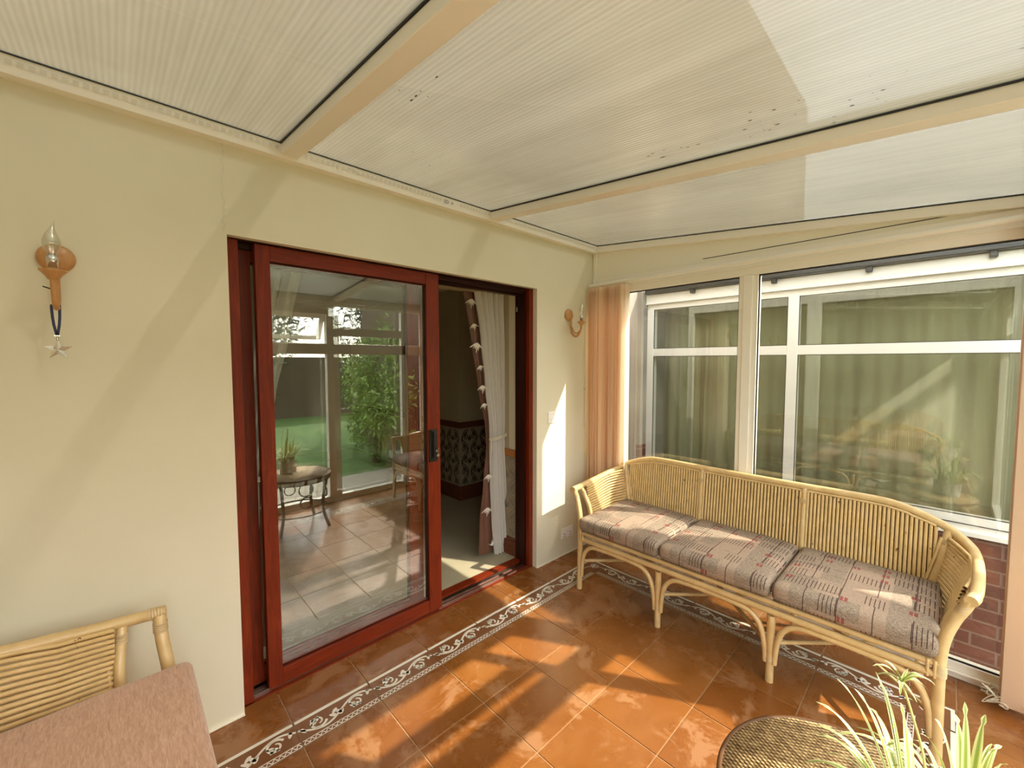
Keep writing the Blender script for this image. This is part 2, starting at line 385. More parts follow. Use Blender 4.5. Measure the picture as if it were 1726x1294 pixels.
# flat ornament strips: 2-D polylines in (u, v) laid on a surface by a mapping
def strip2d(mb, pts, wid, mp):
    n = len(pts); L = []; R = []
    for i in range(n):
        a = pts[max(0, i - 1)]; b = pts[min(n - 1, i + 1)]; dx, dy = b[0] - a[0], b[1] - a[1]; l = math.hypot(dx, dy) or 1
        w_ = wid[i] if isinstance(wid, list) else wid
        nx, ny = -dy / l * w_ / 2, dx / l * w_ / 2
        L.append(mp(pts[i][0] + nx, pts[i][1] + ny)); R.append(mp(pts[i][0] - nx, pts[i][1] - ny))
    mb.add(L + R, [(i, i + 1, n + i + 1, n + i) for i in range(n - 1)])
def poly2d(mb, pts, mp): mb.add([mp(*p) for p in pts], [tuple(range(len(pts)))])
def leaf2d(mb, c, ang, l, wd, mp):
    pts = []
    for k in range(10):
        t = 2 * PI * k / 10; x = l / 2 * math.cos(t) + l / 2; y = wd / 2 * math.sin(t) * (1 - .3 * math.cos(t))
        pts.append((c[0] + x * math.cos(ang) - y * math.sin(ang), c[1] + x * math.sin(ang) + y * math.cos(ang)))
    poly2d(mb, pts, mp)

# ================================================================== FLOOR
TS = .334; X0 = -.447; Y0 = -.350
floor = MB(); floor.cm = 1; floor.box((-3.78, -2.5, -.12), (.0, .02, -.003)); floor.cm = 0
tiles = []
def tile(x0, x1, y0, y1):
    g = .002; tiles.append((x0 + g, x1 - g, y0 + g, y1 - g))
xs = [X0 - TS * k for k in range(0, 11)]
rows = [(Y0 - TS * (j + 1), Y0 - TS * j) for j in range(5)]
YF = Y0 - TS * 5
for k in range(10):
    x1, x0 = xs[k], max(xs[k + 1], -3.78)
    for (y0, y1) in rows: tile(x0, x1, y0, y1)
    tile(x0, x1, -.195, .05 if (x1 > -2.59 and x0 < -.7) else 0)
    tile(x0, x1, -2.45, YF - .155)
for (y0, y1) in rows: tile(-.275, 0, y0, y1)
tile(-.275, 0, -.195, 0); tile(X0, -.275, -.195, 0); tile(-.275, 0, Y0, -.195)
tile(-.275, 0, -2.45, YF - .155); tile(X0, -.275, -2.45, YF - .155); tile(-.275, 0, YF - .155, YF)
for (a, b, c, d) in tiles:
    e = .0015
    floor.add([(a, c, -.003), (b, c, -.003), (b, d, -.003), (a, d, -.003), (a + e, c + e, 0), (b - e, c + e, 0), (b - e, d - e, 0), (a + e, d - e, 0)],
              [(4, 5, 6, 7), (0, 1, 5, 4), (1, 2, 6, 5), (2, 3, 7, 6), (3, 0, 4, 7)])
fl = floor.build('floor', ['tile', 'grout']); tag(fl, kind='structure')
at = fl.data.attributes.new('tv', 'FLOAT', 'FACE'); rnd = random.Random(3); vals = [0] * 6
for _ in tiles: q = rnd.random(); vals += [q] * 5
at.data.foreach_set('value', vals[:len(fl.data.polygons)])
# scroll border tiles
bd = MB()
def circ(cx, cy, r, a0, a1, n=16): return [(cx + r * math.cos(math.radians(a0 + (a1 - a0) * i / n)), cy + r * math.sin(math.radians(a0 + (a1 - a0) * i / n))) for i in range(n + 1)]
def border_tile(mp, mp0, length=TS):
    bd.cm = 0; g = .0015
    bd.add([mp0(g, 0), mp0(length - g, 0), mp0(length - g, .155), mp0(g, .155)], [(0, 1, 2, 3)])
    bd.cm = 1; a = .004; b = length - .004
    poly2d(bd, [(a, .004), (b, .004), (b, .020), (a, .020)], mp)
    poly2d(bd, [(a, .126), (b, .126), (b, .130), (a, .130)], mp); poly2d(bd, [(a, .148), (b, .148), (b, .152), (a, .152)], mp)
    n = 15
    for i in range(n):
        u = a + (b - a) * i / n; w_ = (b - a) / n
        strip2d(bd, [(u, .147), (u + w_ / 2, .131), (u + w_, .147)], .005, mp)
    for (c, s) in ((.085, 1), (.252, -1)):
        cy = .072 + s * .004
        spir = [(c + (.036 - .022 * i / 22) * math.cos(math.radians(200 * s + s * i * 19)), cy + (.036 - .022 * i / 22) * math.sin(math.radians(200 * s + s * i * 19))) for i in range(23)]
        strip2d(bd, spir, [.011 - .004 * i / 22 for i in range(23)], mp)
        for da in (-50, 20, 90): leaf2d(bd, (c + .005, cy + s * .004), math.radians(s * (da + 30)), .030, .015, mp)
    stem = [(a + (b - a) * i / 30, .073 - .037 * math.sin(2 * PI * i / 30 + .3)) for i in range(31)]
    strip2d(bd, stem, .010, mp)
    for (u, v, d) in ((.165, .05, 40), (.172, .062, 120), (.178, .09, -40), (.165, .098, -130), (.02, .045, 70), (.318, .06, 110)): leaf2d(bd, (u, v), math.radians(d), .034, .016, mp)
EZ = .0006
for k in range(10):
    x1 = xs[k]
    border_tile(lambda u, v, x1=x1: (x1 - u, -.195 - v, EZ), lambda u, v, x1=x1: (x1 - u, -.195 - v, 0))
    border_tile(lambda u, v, x1=x1: (x1 - u, YF - .155 + v, EZ), lambda u, v, x1=x1: (x1 - u, YF - .155 + v, 0))
for j in range(5):
    y1 = Y0 - TS * j
    border_tile(lambda u, v, y1=y1: (-.283 - v, y1 - u, EZ), lambda u, v, y1=y1: (-.283 - v, y1 - u, 0))
for (cx, cy, sx, sy) in ((-.28, -.195, -1, -1), (-.28, YF - .155, -1, 1)):
    bd.cm = 0; mp = lambda u, v: (cx + sx * u, cy + sy * v, EZ)
    bd.add([(cx, cy, 0), (cx + sx * .162, cy, 0), (cx + sx * .162, cy + sy * .155, 0), (cx, cy + sy * .155, 0)], [(0, 1, 2, 3)])
    bd.cm = 1; poly2d(bd, [(.004, .006), (.16, .006), (.16, .019), (.004, .019)], mp); poly2d(bd, [(.006, .019), (.019, .019), (.019, .152), (.006, .152)], mp)
    strip2d(bd, [(.16 - .1 * math.sin(PI / 2 * i / 14), .055 + .1 * (1 - math.cos(PI / 2 * i / 14))) for i in range(15)], .006, mp)
    strip2d(bd, [(.075 + (.036 - .02 * i / 22) * math.cos(i * .33), .085 + (.036 - .02 * i / 22) * math.sin(i * .33)) for i in range(23)], .006, mp)
    for d in (20, 100, 200, 290): leaf2d(bd, (.078, .085), math.radians(d), .030, .015, mp)
bd.build('border_tiles', ['border_base', 'border_white'], fl)

# ================================================================== HOUSE WALL
DX0, DX1, DZ = -2.590, -.700, 2.090
wb = MB()
wb.box((-3.78, 0, -.12), (DX0, .30, 2.53)); wb.box((DX1, 0, -.12), (.0, .30, 2.53)); wb.box((DX0, 0, DZ), (DX1, .30, 2.53))
wb.cm = 1; wb.box((-5.5, .0, 2.53), (7.0, .30, 6.5))
wall_h = wb.build('wall_house', ['plaster', 'brick']); tag(wall_h, kind='structure')
ck = MB(); rnd = random.Random(5); pts = []
for i in range(30):
    z = 2.46 - (2.46 - 2.10) * i / 29; pts.append((-2.598 + rnd.uniform(-.006, .006), z))
strip2d(ck, pts, [rnd.uniform(.001, .006) if i < 18 else rnd.uniform(.004, .010) for i in range(30)], lambda u, v: (u, -.0012, v))
tag(ck.build('filled_crack', 'filler', wall_h), 'pale filled crack running up from the door corner')
# wall plate along the head of the house wall
tw = empty('trim_1'); tag(tw, kind='structure')
t = MB(); t.hexa([(-3.7, -.045, 2.453), (0, -.045, 2.453), (0, 0, 2.453), (-3.7, 0, 2.453), (-3.7, -.052, 2.508), (0, -.052, 2.508), (0, 0, 2.512), (-3.7, 0, 2.512)])
t.build('wall_plate', 'upvc', tw)
t = MB()
x = -3.66
while x < -.06:
    if not (-1.56 < x < -1.44):
        t.add([(x, -.0535, 2.480), (x + .014, -.0535, 2.480), (x + .014, -.0545, 2.494), (x, -.0545, 2.494)], [(0, 1, 2, 3)])
    x += .024
t.build('vent_slots', mat('vent_shadow', (.70, .66, .56), .5), tw)
box('gasket', (-3.7, -.058, 2.508), (0, -.046, 2.514), 'gasket', tw)
cu = bpy.data.curves.new('printed_mark', 'FONT'); cu.body = '5D \u2192'; cu.size = .028; cu.extrude = .0002
tmp = bpy.data.objects.new('tmp', cu); COL.objects.link(tmp)
bpy.context.view_layer.update()
me = bpy.data.meshes.new_from_object(tmp.evaluated_get(bpy.context.evaluated_depsgraph_get())); bpy.data.objects.remove(tmp)
mk = bpy.data.objects.new('printed_mark', me); me.materials.append(M['ink']); COL.objects.link(mk); mk.parent = tw
mk.location = (-1.545, -.0560, 2.472); mk.rotation_euler = (PI / 2, 0, 0)

# ================================================================== SLIDING DOOR
door = empty('door_1', (0, 0, 0)); tag(door, kind='structure')
FY0, FY1 = .040, .200
fr = MB(); fr.box((DX0, FY0, 0), (DX0 + .045, FY0 + .05, DZ)); fr.build('left_jamb', 'mahogany', door, .002)
box('left_jamb_stop', (DX0, FY0 + .05, 0), (DX0 + .043, FY1, DZ), 'mahogany_shade', door)
fr = MB(); fr.box((DX1 - .040, FY0, 0), (DX1, FY0 + .03, DZ)); fr.box((DX1 - .034, FY0 + .03, 0), (DX1, FY0 + .045, DZ)); fr.build('right_jamb', 'mahogany', door, .002)
fr = MB(); fr.box((DX1 - .045, FY0 + .045, 0), (DX1, FY0 + .10, DZ)); fr.box((DX1 - .03, FY0 + .10, 0), (DX1, FY1, DZ)); fr.build('right_jamb_stop', 'mahogany_shade', door, .002)
fr = MB(); fr.box((DX0, FY0 + .05, DZ - .028), (DX1, FY0 + .075, DZ)); fr.box((DX0, FY0, DZ - .006), (DX1, FY0 + .05, DZ)); fr.box((DX0, FY0 + .075, DZ - .012), (DX1, FY0 + .115, DZ)); fr.box((DX0, FY0 + .12, DZ - .035), (DX1, FY1, DZ))
fr.build('frame_head', 'mahogany_shade', door)
fr = MB(); fr.box((DX0, FY0, -.02), (DX1, FY0 + .10, .008)); fr.box((DX0, FY0 + .10, -.02), (DX1, FY1, .022)); fr.build('sill', 'mahogany_h', door)
fr = MB(); fr.box((DX0 + .05, .064, .008), (DX1 - .04, .072, .020)); fr.box((DX0 + .05, .098, .008), (DX1 - .04, .104, .018)); fr.box((DX0 + .05, .112, .008), (DX1 - .04, .130, .014)); fr.build('track', 'alu', door)
box('brass_stop', (DX1 - .058, .145, 1.93), (DX1 - .045, .16, 1.965), 'steel', door)
def leaf(name, x0, x1, y0, y1, wl, wr, gm='glass_door'):
    e = MB(); zt, zb = DZ - .008, .022; rt, rb = .068, .075
    e.box((x0, y0, zb), (x0 + wl, y1, zt)); e.box((x1 - wr, y0, zb), (x1, y1, zt))
    L = e.build(name, 'mahogany', door, .002)
    r = MB(); r.box((x0 + wl, y0 + .001, zt - rt), (x1 - wr, y1 - .001, zt)); r.box((x0 + wl, y0 + .001, zb), (x1 - wr, y1 - .001, zb + rb))
    r.box((x0 + wl, y0 + .018, zb + rb), (x1 - wr, y1 - .002, zb + rb + .010)); r.box((x0 + wl, y0 + .018, zt - rt - .008), (x1 - wr, y1 - .002, zt - rt))
    r.build('rails', 'mahogany_h', L, .002)
    g = MB(); ym = y0 + .022; gy = ym
    g.add([(x0 + wl, gy, zb + rb), (x1 - wr, gy, zb + rb), (x1 - wr, gy, zt - rt), (x0 + wl, gy, zt - rt)], [(0, 1, 2, 3)])
    g.build('glass_pane', gm, L)
    s = MB(); 
    s.box((x0 + wl, ym - .004, zb + rb), (x0 + wl + .004, ym + .02, zt - rt)); s.box((x1 - wr - .004, ym - .004, zb + rb), (x1 - wr, ym + .02, zt - rt))
    s.box((x0 + wl, ym - .004, zb + rb), (x1 - wr, ym + .01, zb + rb + .006)); s.box((x0 + wl, ym - .004, zt - rt - .005), (x1 - wr, ym + .01, zt - rt))
    s.build('glazing_gasket', 'gasket', L)
    return L
sl = leaf('sliding_leaf', -2.482, -1.520, .044, .088, .060, .088)
hd = MB(); hd.box((-1.602, .036, .955), (-1.545, .044, 1.150)); hd.box((-1.590, .020, 1.135), (-1.560, .040, 1.150)); hd.box((-1.590, .020, .975), (-1.560, .040, .985)); hd.tube([(-1.575, .022, .98), (-1.575, .018, 1.06), (-1.575, .022, 1.145)], .008, 8)
ho = hd.build('handle', 'black', sl, .002)
k = MB(); k.lathe([(.009, 0), (.009, .008)], (-1.556, .036, 1.02), 14, 'y'); k.box((-1.558, .014, 1.000), (-1.553, .030, 1.040)); k.lathe([(.010, 0), (.010, .004)], (-1.556, .018, .995), 12, 'y'); k.build('lock_and_key', 'steel', ho)
fx = leaf('fixed_leaf', -2.545, -1.600, .122, .166, .060, .090, 'glass_inner')

# ================================================================== ROOM BEYOND THE DOOR
RZ = 2.36
cp = box('floor_inner_room', (-4.6, .20, -.12), (1.5, 4.6, .012), 'carpet'); tag(cp, kind='structure')
ic = box('ceiling_inner_room', (-4.6, .30, RZ), (1.5, 4.6, RZ + .1), 'upvc'); tag(ic, kind='structure')
iw = MB()
iw.box((-4.6, .30, .012), (DX0, .42, RZ)); iw.box((DX1, .30, .012), (1.5, .42, RZ)); iw.box((DX0, .30, DZ), (DX1, .42, RZ)); 
w2 = iw.build('wall_inner_face', 'roomwall'); tag(w2, kind='structure')
box('reveal_soffit', (DX0, .20, DZ - .012), (DX1, .42, DZ), 'roomwall', w2)
wp = box('wallpaper', (DX1 - .004, .201, .16), (DX1 - .001, .421, .815), 'paper', w2)
box('dado_rail', (DX1 - .022, .203, .81), (DX1, .44, .868), 'oak', w2, .006)
sk = MB(); sk.box((DX1 - .018, .203, .012), (DX1, .44, .135)); sk.box((DX1 - .012, .203, .135), (DX1, .44, .155)); sk.build('skirting', 'skirt', w2, .004)
iw = MB(); iw.box((-4.6, 4.5, .012), (1.5, 4.6, RZ)); iw.box((-4.6, .42, .012), (-4.5, 4.5, RZ)); iw.box((1.4, .42, .012), (1.5, 4.5, RZ))
tag(iw.build('wall_inner_far', 'roomwall'), kind='structure')
CX, CY = -.222, 1.607
wc = box('wall_chimney_breast', (CX, CY, .012), (1.4, 4.5, RZ), 'roomwall'); tag(wc, kind='structure')
b = MB(); b.box((CX - .003, CY, .17), (CX, 4.5, .82)); b.box((CX - .003, CY - .003, .17), (1.4, CY, .82)); cwp = b.build('wallpaper', 'paper', wc)
b = MB(); b.box((CX - .02, CY - .02, .82), (CX, 4.5, .89)); b.box((CX, CY - .02, .82), (1.4, CY, .89)); b.build('dado_rail', 'skirt', wc, .006)
b = MB(); b.box((CX - .018, CY - .018, .012), (CX, 4.5, .17)); b.box((CX, CY - .018, .012), (1.4, CY, .17)); b.build('skirting', 'skirt', wc, .004)
b = MB(); b.box((-4.5, .44, .012), (-4.48, 4.5, .17)); b.box((-4.5, 4.48, .012), (CX, 4.5, .17)); b.build('skirting', 'skirt', bpy.data.objects['wall_inner_far'])
def damask(mb, u0, u1, v0, v1, mp, wd=.010, pitch=.26):
    j = 0; v = v0 - pitch
    while v < v1:
        u = u0 - pitch + (pitch / 2 if j % 2 else 0)
        while u < u1 + pitch:
            for s in (-1, 1):
                segs = [[(u + s * (.02 + .09 * math.sin(PI * i / 20)), v + pitch * i / 20) for i in range(21)],
                        [(u + s * (.055 + (.034 - .028 * i / 24) * math.cos(i * .36)), v + pitch * .55 + (.034 - .028 * i / 24) * math.sin(i * .36)) for i in range(25)],
                        [(u + s * (.075 + (.024 - .019 * i / 20) * math.cos(2 + i * .36)), v + pitch * .18 - (.024 - .019 * i / 20) * math.sin(2 + i * .36)) for i in range(21)]]
                for sg in segs:
                    run = []
                    for q in sg + [(1e9, 0)]:
                        if u0 < q[0] < u1 and v0 < q[1] < v1: run.append(q)
                        else:
                            if len(run) > 1: strip2d(mb, run, wd, mp)
                            run = []
            if u0 + .02 < u < u1 - .02:
                for d, l in ((60, .05), (90, .07), (120, .05)):
                    if v0 < v + .08 and v + .17 < v1: leaf2d(mb, (u, v + .10), math.radians(d), l, l * .3, mp)
            u += pitch
        v += pitch / 2; j += 1
d = MB(); damask(d, CY, 2.6, .18, .815, lambda u, v: (CX - .0042, u, v)); damask(d, CX, 1.1, .18, .815, lambda u, v: (u, CY - .0042, v)); d.build('scroll_pattern', 'scroll_dark', cwp)
d = MB(); damask(d, .205, .418, .165, .805, lambda u, v: (DX1 - .0052, u, v), .007, .24); d.build('scroll_pattern', 'scroll_grey', wp)

# curtains, hung inside the opening
def interp(tab, z):
    tab = sorted(tab)
    if z <= tab[0][0]: return tab[0][1:]
    for a, b in zip(tab, tab[1:]):
        if z <= b[0]:
            t = (z - a[0]) / (b[0] - a[0]); t = t * t * (3 - 2 * t) * .5 + t * .5
            return tuple(p + (q - p) * t for p, q in zip(a[1:], b[1:]))
    return tab[-1][1:]
def cloth(tab, y, pleats, amp, nz=60, nu=64, ph=0, taper=None):
    rows_ = []
    zs = [r[0] for r in tab]; z0, z1 = min(zs), max(zs)
    for i in range(nz + 1):
        z = z0 + (z1 - z0) * i / nz; a, b = interp(tab, z); wdt = abs(b - a); row = []
        for j in range(nu + 1):
            u = j / nu
            am = amp * (.35 + .65 * min(1, wdt / .3))
            yy = y + am * math.sin(2 * PI * pleats * u + ph + .5 * math.sin(z * 3 + u * 4)) + .25 * am * math.sin(5.3 * PI * u + z * 2)
            row.append((a + (b - a) * u, yy, z))
        rows_.append(row)
    return rows_
def flower(mb, c, ang, sc, y):
    mp = lambda u, v: (u, y, v)
    for k in range(7):
        a = ang + math.radians(-54 + 18 * k); leaf2d(mb, c, a, sc * (.80 + .2 * math.cos(k * 2)), sc * .13, lambda u, v, k=k: (u, y - .0008 * k, v))
TAB_W = [(.020, -.812, -.648), (.10, -.822, -.655), (.30, -.838, -.665), (.60, -.852, -.690), (.90, -.860, -.708), (.955, -.858, -.712), (1.05, -.862, -.709), (1.37, -.907, -.705), (1.73, -.950, -.702), (2.16, -1.02, -.703)]
TAB_B = [(.045, -.955, -.80), (.30, -.945, -.82), (.60, -.905, -.845), (.90, -.876, -.85), (.96, -.876, -.852), (1.05, -.885, -.857), (1.37, -.958, -.90), (1.73, -1.025, -.94), (2.16, -1.11, -1.0)]
def curtain(mirror, label, zoff=0):
    e = empty('curtain', (0, 0, 0)); tag(e, label, 'curtain')
    f = (lambda x: x) if not mirror else (lambda x: (DX0 + DX1) - x)
    fm = lambda tab: [(z, f(a), f(b)) for z, a, b in tab]
    TL = TAB_W if not mirror else [(z, a - (.09 if z > 2 else .10 * max(0, (z - 1.0) / 1.0)), b) for z, a, b in TAB_W]
    c = MB(); c.grid(cloth(fm(TL), .345, 5.5, .026)); c.build('lining', 'lining', e)
    c = MB(); c.grid(cloth(fm(TAB_B), .375, 1.2, .014, nu=24)); c.grid(cloth([(z, a + (.02 if not mirror else -.02), b_) for (z, a, _), (_, _, b_) in zip(fm(TAB_B), fm(TAB_W[:9] + TAB_W[-1:])[:len(TAB_B)])], .395, 5, .012)); bo = c.build('face_fabric', 'satin', e)
    fl_ = MB()
    if not mirror:
        for (x, z, a, s) in ((-1.035, 2.02, 265, .12), (-1.020, 1.84, 285, .09), (-.985, 1.70, 262, .13), (-.960, 1.53, 285, .08), (-.935, 1.38, 270, .11), (-.925, 1.24, 282, .09), (-.880, .68, 268, .10), (-.890, .42, 262, .12), (-.840, .10, 95, .09)):
            fl_ = MB(); flower(fl_, (x + .006, z), math.radians(a), s * .62, .353); fl_.build('embroidered_flower', 'thread', bo)
    tb = MB(); a, b_ = f(-.868), f(-.704)
    for dz in (0, .009, .018): tb.tube([(a + (b_ - a) * t_, .318 - .012 * math.sin(PI * t_) if t_ not in (0, 1) else .345, .945 + dz + .03 * t_) for t_ in [i / 10 for i in range(11)]], .0055, 8)
    tb.tube(spline([(a, .33, .95), (a - .006, .32, .90), (a - .004, .325, .84), (a - .010, .33, .80)]), .005, 8); tb.build('rope_tie', 'cord', e)
    return e
curtain(False, 'brown floral curtain with white lining tied back at the right of the open doorway')
curtain(True, 'white lined curtain tied back behind the left side of the sliding glass')
rl = MB(); rl.tube([(-2.75, .455, 2.20), (-.5, .455, 2.20)], .012, 10); rl.box((-2.6, .43, 2.19), (-2.585, .46, 2.215)); tag(rl.build('curtain_pole', 'skirt'), 'dark curtain pole above the doorway inside the next room', 'curtain pole')

# ================================================================== SIDE WALL (glazed)
s1 = MB(); 
s1.hexa([(0, -2.47, 2.235), (.07, -2.47, 2.235), (.07, 0, 2.235), (0, 0, 2.235), (0, -2.47, 2.27), (.07, -2.47, 2.27), (.07, 0, 2.515), (0, 0, 2.515)])
sw = s1.build('wall_side', 'panel'); tag(sw, kind='structure')
box('panel_joint', (-.0015, -2.45, 2.258), (0, -.9, 2.262), 'gasket', sw)
w1 = empty('window_1'); tag(w1, kind='structure')
b = MB()
b.box((-.012, -2.45, 2.104), (.058, 0, 2.235)); b.box((-.004, -2.45, 0), (.058, 0, .082)); b.box((-.012, -.06, .082), (.058, 0, 2.104)); b.box((-.012, -2.45, .082), (.058, -2.40, 2.104))
b.box((-.020, -2.45, 2.150), (-.012, 0, 2.158)); b.box((-.020, -2.45, .030), (-.004, 0, .042))
b.build('window_frame', 'upvc', w1, .003)
b = MB(); b.box((-.008, -1.248, .082), (.058, -1.137, 2.104)); b.box((-.020, -1.218, .082), (-.008, -1.165, 2.104)); b.build('mullion', 'upvc', w1, .003)
b = MB()
for (y0, y1) in ((-1.137, -.06), (-2.40, -1.248)):
    b.box((.004, y0, .082), (.010, y0 + .005, 2.104)); b.box((.004, y1 - .007, .082), (.010, y1, 2.104)); b.box((.004, y0, 2.096), (.010, y1, 2.104)); b.box((.004, y0, .082), (.010, y1, .090))
b.build('gasket', 'gasket', w1)
for (y0, y1) in ((-1.137, -.06), (-2.40, -1.248)):
    g = MB(); g.add([(.008, y0, .082), (.008, y1, .082), (.008, y1, 2.104), (.008, y0, 2.104)], [(0, 1, 2, 3)]); g.build('glass_pane', 'glass_win', w1)

# ================================================================== FRONT WALL (behind the camera, seen in reflections)
FYW = -2.45
wf = MB(); wf.box((-3.78, FYW - .07, 2.07), (-1.2, FYW, 2.275)); wf.box((-1.2, FYW - .07, 2.17), (0.07, FYW, 2.275)); tag(wf.build('wall_front', 'panel'), kind='structure')
w2_ = empty('window_2'); tag(w2_, kind='structure')
b = MB(); b.box((-3.78, FYW - .07, 0), (.07, FYW, .065)); b.box((-3.78, FYW - .07, 1.642), (-.02, FYW, 1.756)); b.box((-.10, FYW - .07, .065), (.07, FYW, 2.17)); b.box((-.385, FYW - .06, .065), (-.33, FYW, 2.17)) 
for x in (-1.283, -2.42): b.box((x, FYW - .07, .065), (x + .133, FYW + .005, 2.07))
b.box((-3.78, FYW - .07, .065), (-3.60, FYW, 2.07)); b.box((-.33, FYW - .05, .065), (-.30, FYW - .01, 1.642))
b.build('window_frame', 'upvc', w2_, .003)
g = MB(); g.add([(-1.150, FYW - .03, 1.756), (-.385, FYW - .03, 1.756), (-.385, FYW - .03, 2.17), (-1.150, FYW - .03, 2.17)], [(0, 1, 2, 3)]); g.build('glass_pane', 'glass_front', w2_)
for (x0, x1, op) in ((-2.287, -1.283, .16), (-3.60, -2.42, 0)):
    hz, hh = 2.07, .31
    sa = MB()
    def q(x, h, dy):
        a = math.asin(min(.9, op / hh)); return (x, FYW - .035 - h * math.sin(a) - dy * math.cos(a), hz - h * math.cos(a))
    for (xa, xb, ha, hb) in ((x0, x0 + .045, 0, hh), (x1 - .045, x1, 0, hh), (x0 + .045, x1 - .045, 0, .045), (x0 + .045, x1 - .045, hh - .05, hh)):
        sa.hexa([q(xa, hb, .03), q(xb, hb, .03), q(xb, hb, -.01), q(xa, hb, -.01), q(xa, ha, .03), q(xb, ha, .03), q(xb, ha, -.01), q(xa, ha, -.01)])
    so = sa.build('opening_sash', 'upvc', w2_)
    g = MB(); g.add([q(x0 + .045, hh - .05, .01), q(x1 - .045, hh - .05, .01), q(x1 - .045, .045, .01), q(x0 + .045, .045, .01)], [(0, 1, 2, 3)]); g.build('glass_pane', 'glass_front', so)
box('glazing_bar', (-1.150, FYW - .05, 1.845), (-.385, FYW - .01, 1.935), 'upvc', w2_)
for (x0, x1) in ((-3.60, -2.42), (-2.287, -1.283), (-1.150, -.385)):
    g = MB(); g.add([(x0, FYW - .03, .065), (x1, FYW - .03, .065), (x1, FYW - .03, 1.642), (x0, FYW - .03, 1.642)], [(0, 1, 2, 3)]); g.build('glass_pane', 'glass_front', w2_)
tag(box('wall_left', (-3.86, -2.52, -.12), (-3.78, .30, 2.53), 'plaster'), kind='structure')

# ================================================================== ROOF
def rz(y): return 2.517 + .099 * y
rf = MB(); 
def slab(mb, x0, x1, y0, y1, h0, h1):
    mb.hexa([(x0, y0, rz(y0) + h0), (x1, y0, rz(y0) + h0), (x1, y1, rz(y1) + h0), (x0, y1, rz(y1) + h0), (x0, y0, rz(y0) + h1), (x1, y0, rz(y0) + h1), (x1, y1, rz(y1) + h1), (x0, y1, rz(y1) + h1)])
roof = empty('ceiling'); tag(roof, kind='structure')
for (x0, x1) in ((-3.74, -2.39), (-2.31, -1.19), (-1.11, -.03)):
    g = MB(); g.add([(x0 - .02, -2.60, rz(-2.60)), (x1 + .02, -2.60, rz(-2.60)), (x1 + .02, -.0, rz(0)), (x0 - .02, -.0, rz(0))], [(0, 1, 2, 3)]); g.build('polycarbonate_sheet', 'poly', roof)
for (xa, xb) in ((-2.388, -2.316), (-1.186, -1.114)):
    g = MB(); slab(g, xa, xb, -2.6, -.05, -.048, -.004); slab(g, xa - .004, xb + .004, -2.6, 0, .004, .03); bm_ = g.build('rafter', 'upvc', roof, .003)
    g = MB(); slab(g, xa - .005, xb + .005, -2.6, -.045, -.005, 0); g.build('gasket', 'gasket', bm_)
g = MB(); slab(g, -.035, .07, -2.6, 0, -.055, -.005); slab(g, -3.80, -3.72, -2.6, 0, -.05, -.005); g.build('edge_rafter', 'upvc', roof, .003)
g = MB(); slab(g, -.040, .0, -2.6, -.05, -.005, -.0005); g.build('gasket', 'gasket', roof)
box('eaves_beam', (-3.80, -2.56, 2.262), (.07, -2.45, rz(-2.5) - .004), 'upvc', roof)
rnd = random.Random(11); g = MB()
for (cx, cy, n, s) in ((-1.35, -1.75, 30, .13), (-1.9, -.35, 9, .1), (-1.32, -1.3, 10, .05), (-2.2, -.9, 6, .06)):
    for _ in range(n):
        x = cx + rnd.gauss(0, s * .4); y = cy + rnd.gauss(0, s * 1.4); r = rnd.uniform(.001, .0035); l = rnd.uniform(1, 3)
        g.add([(x + r * math.cos(a), y + r * l * math.sin(a), rz(y + r * l * math.sin(a)) - .002) for a in [2 * PI * k / 7 for k in range(7)]], [tuple(range(7))])
g.build('dirt_specks', 'soil', roof)
tag(box('trim_2', (-.020, -.030, 2.20), (0, -.006, 2.455), 'upvc'), kind='structure')
b = MB(); b.box((-3.78, -.01, 0), (DX0, 0, .004)); b.box((DX1, -.01, 0), (0, 0, .004)); tag(b.build('trim_3', 'upvc'), kind='structure')

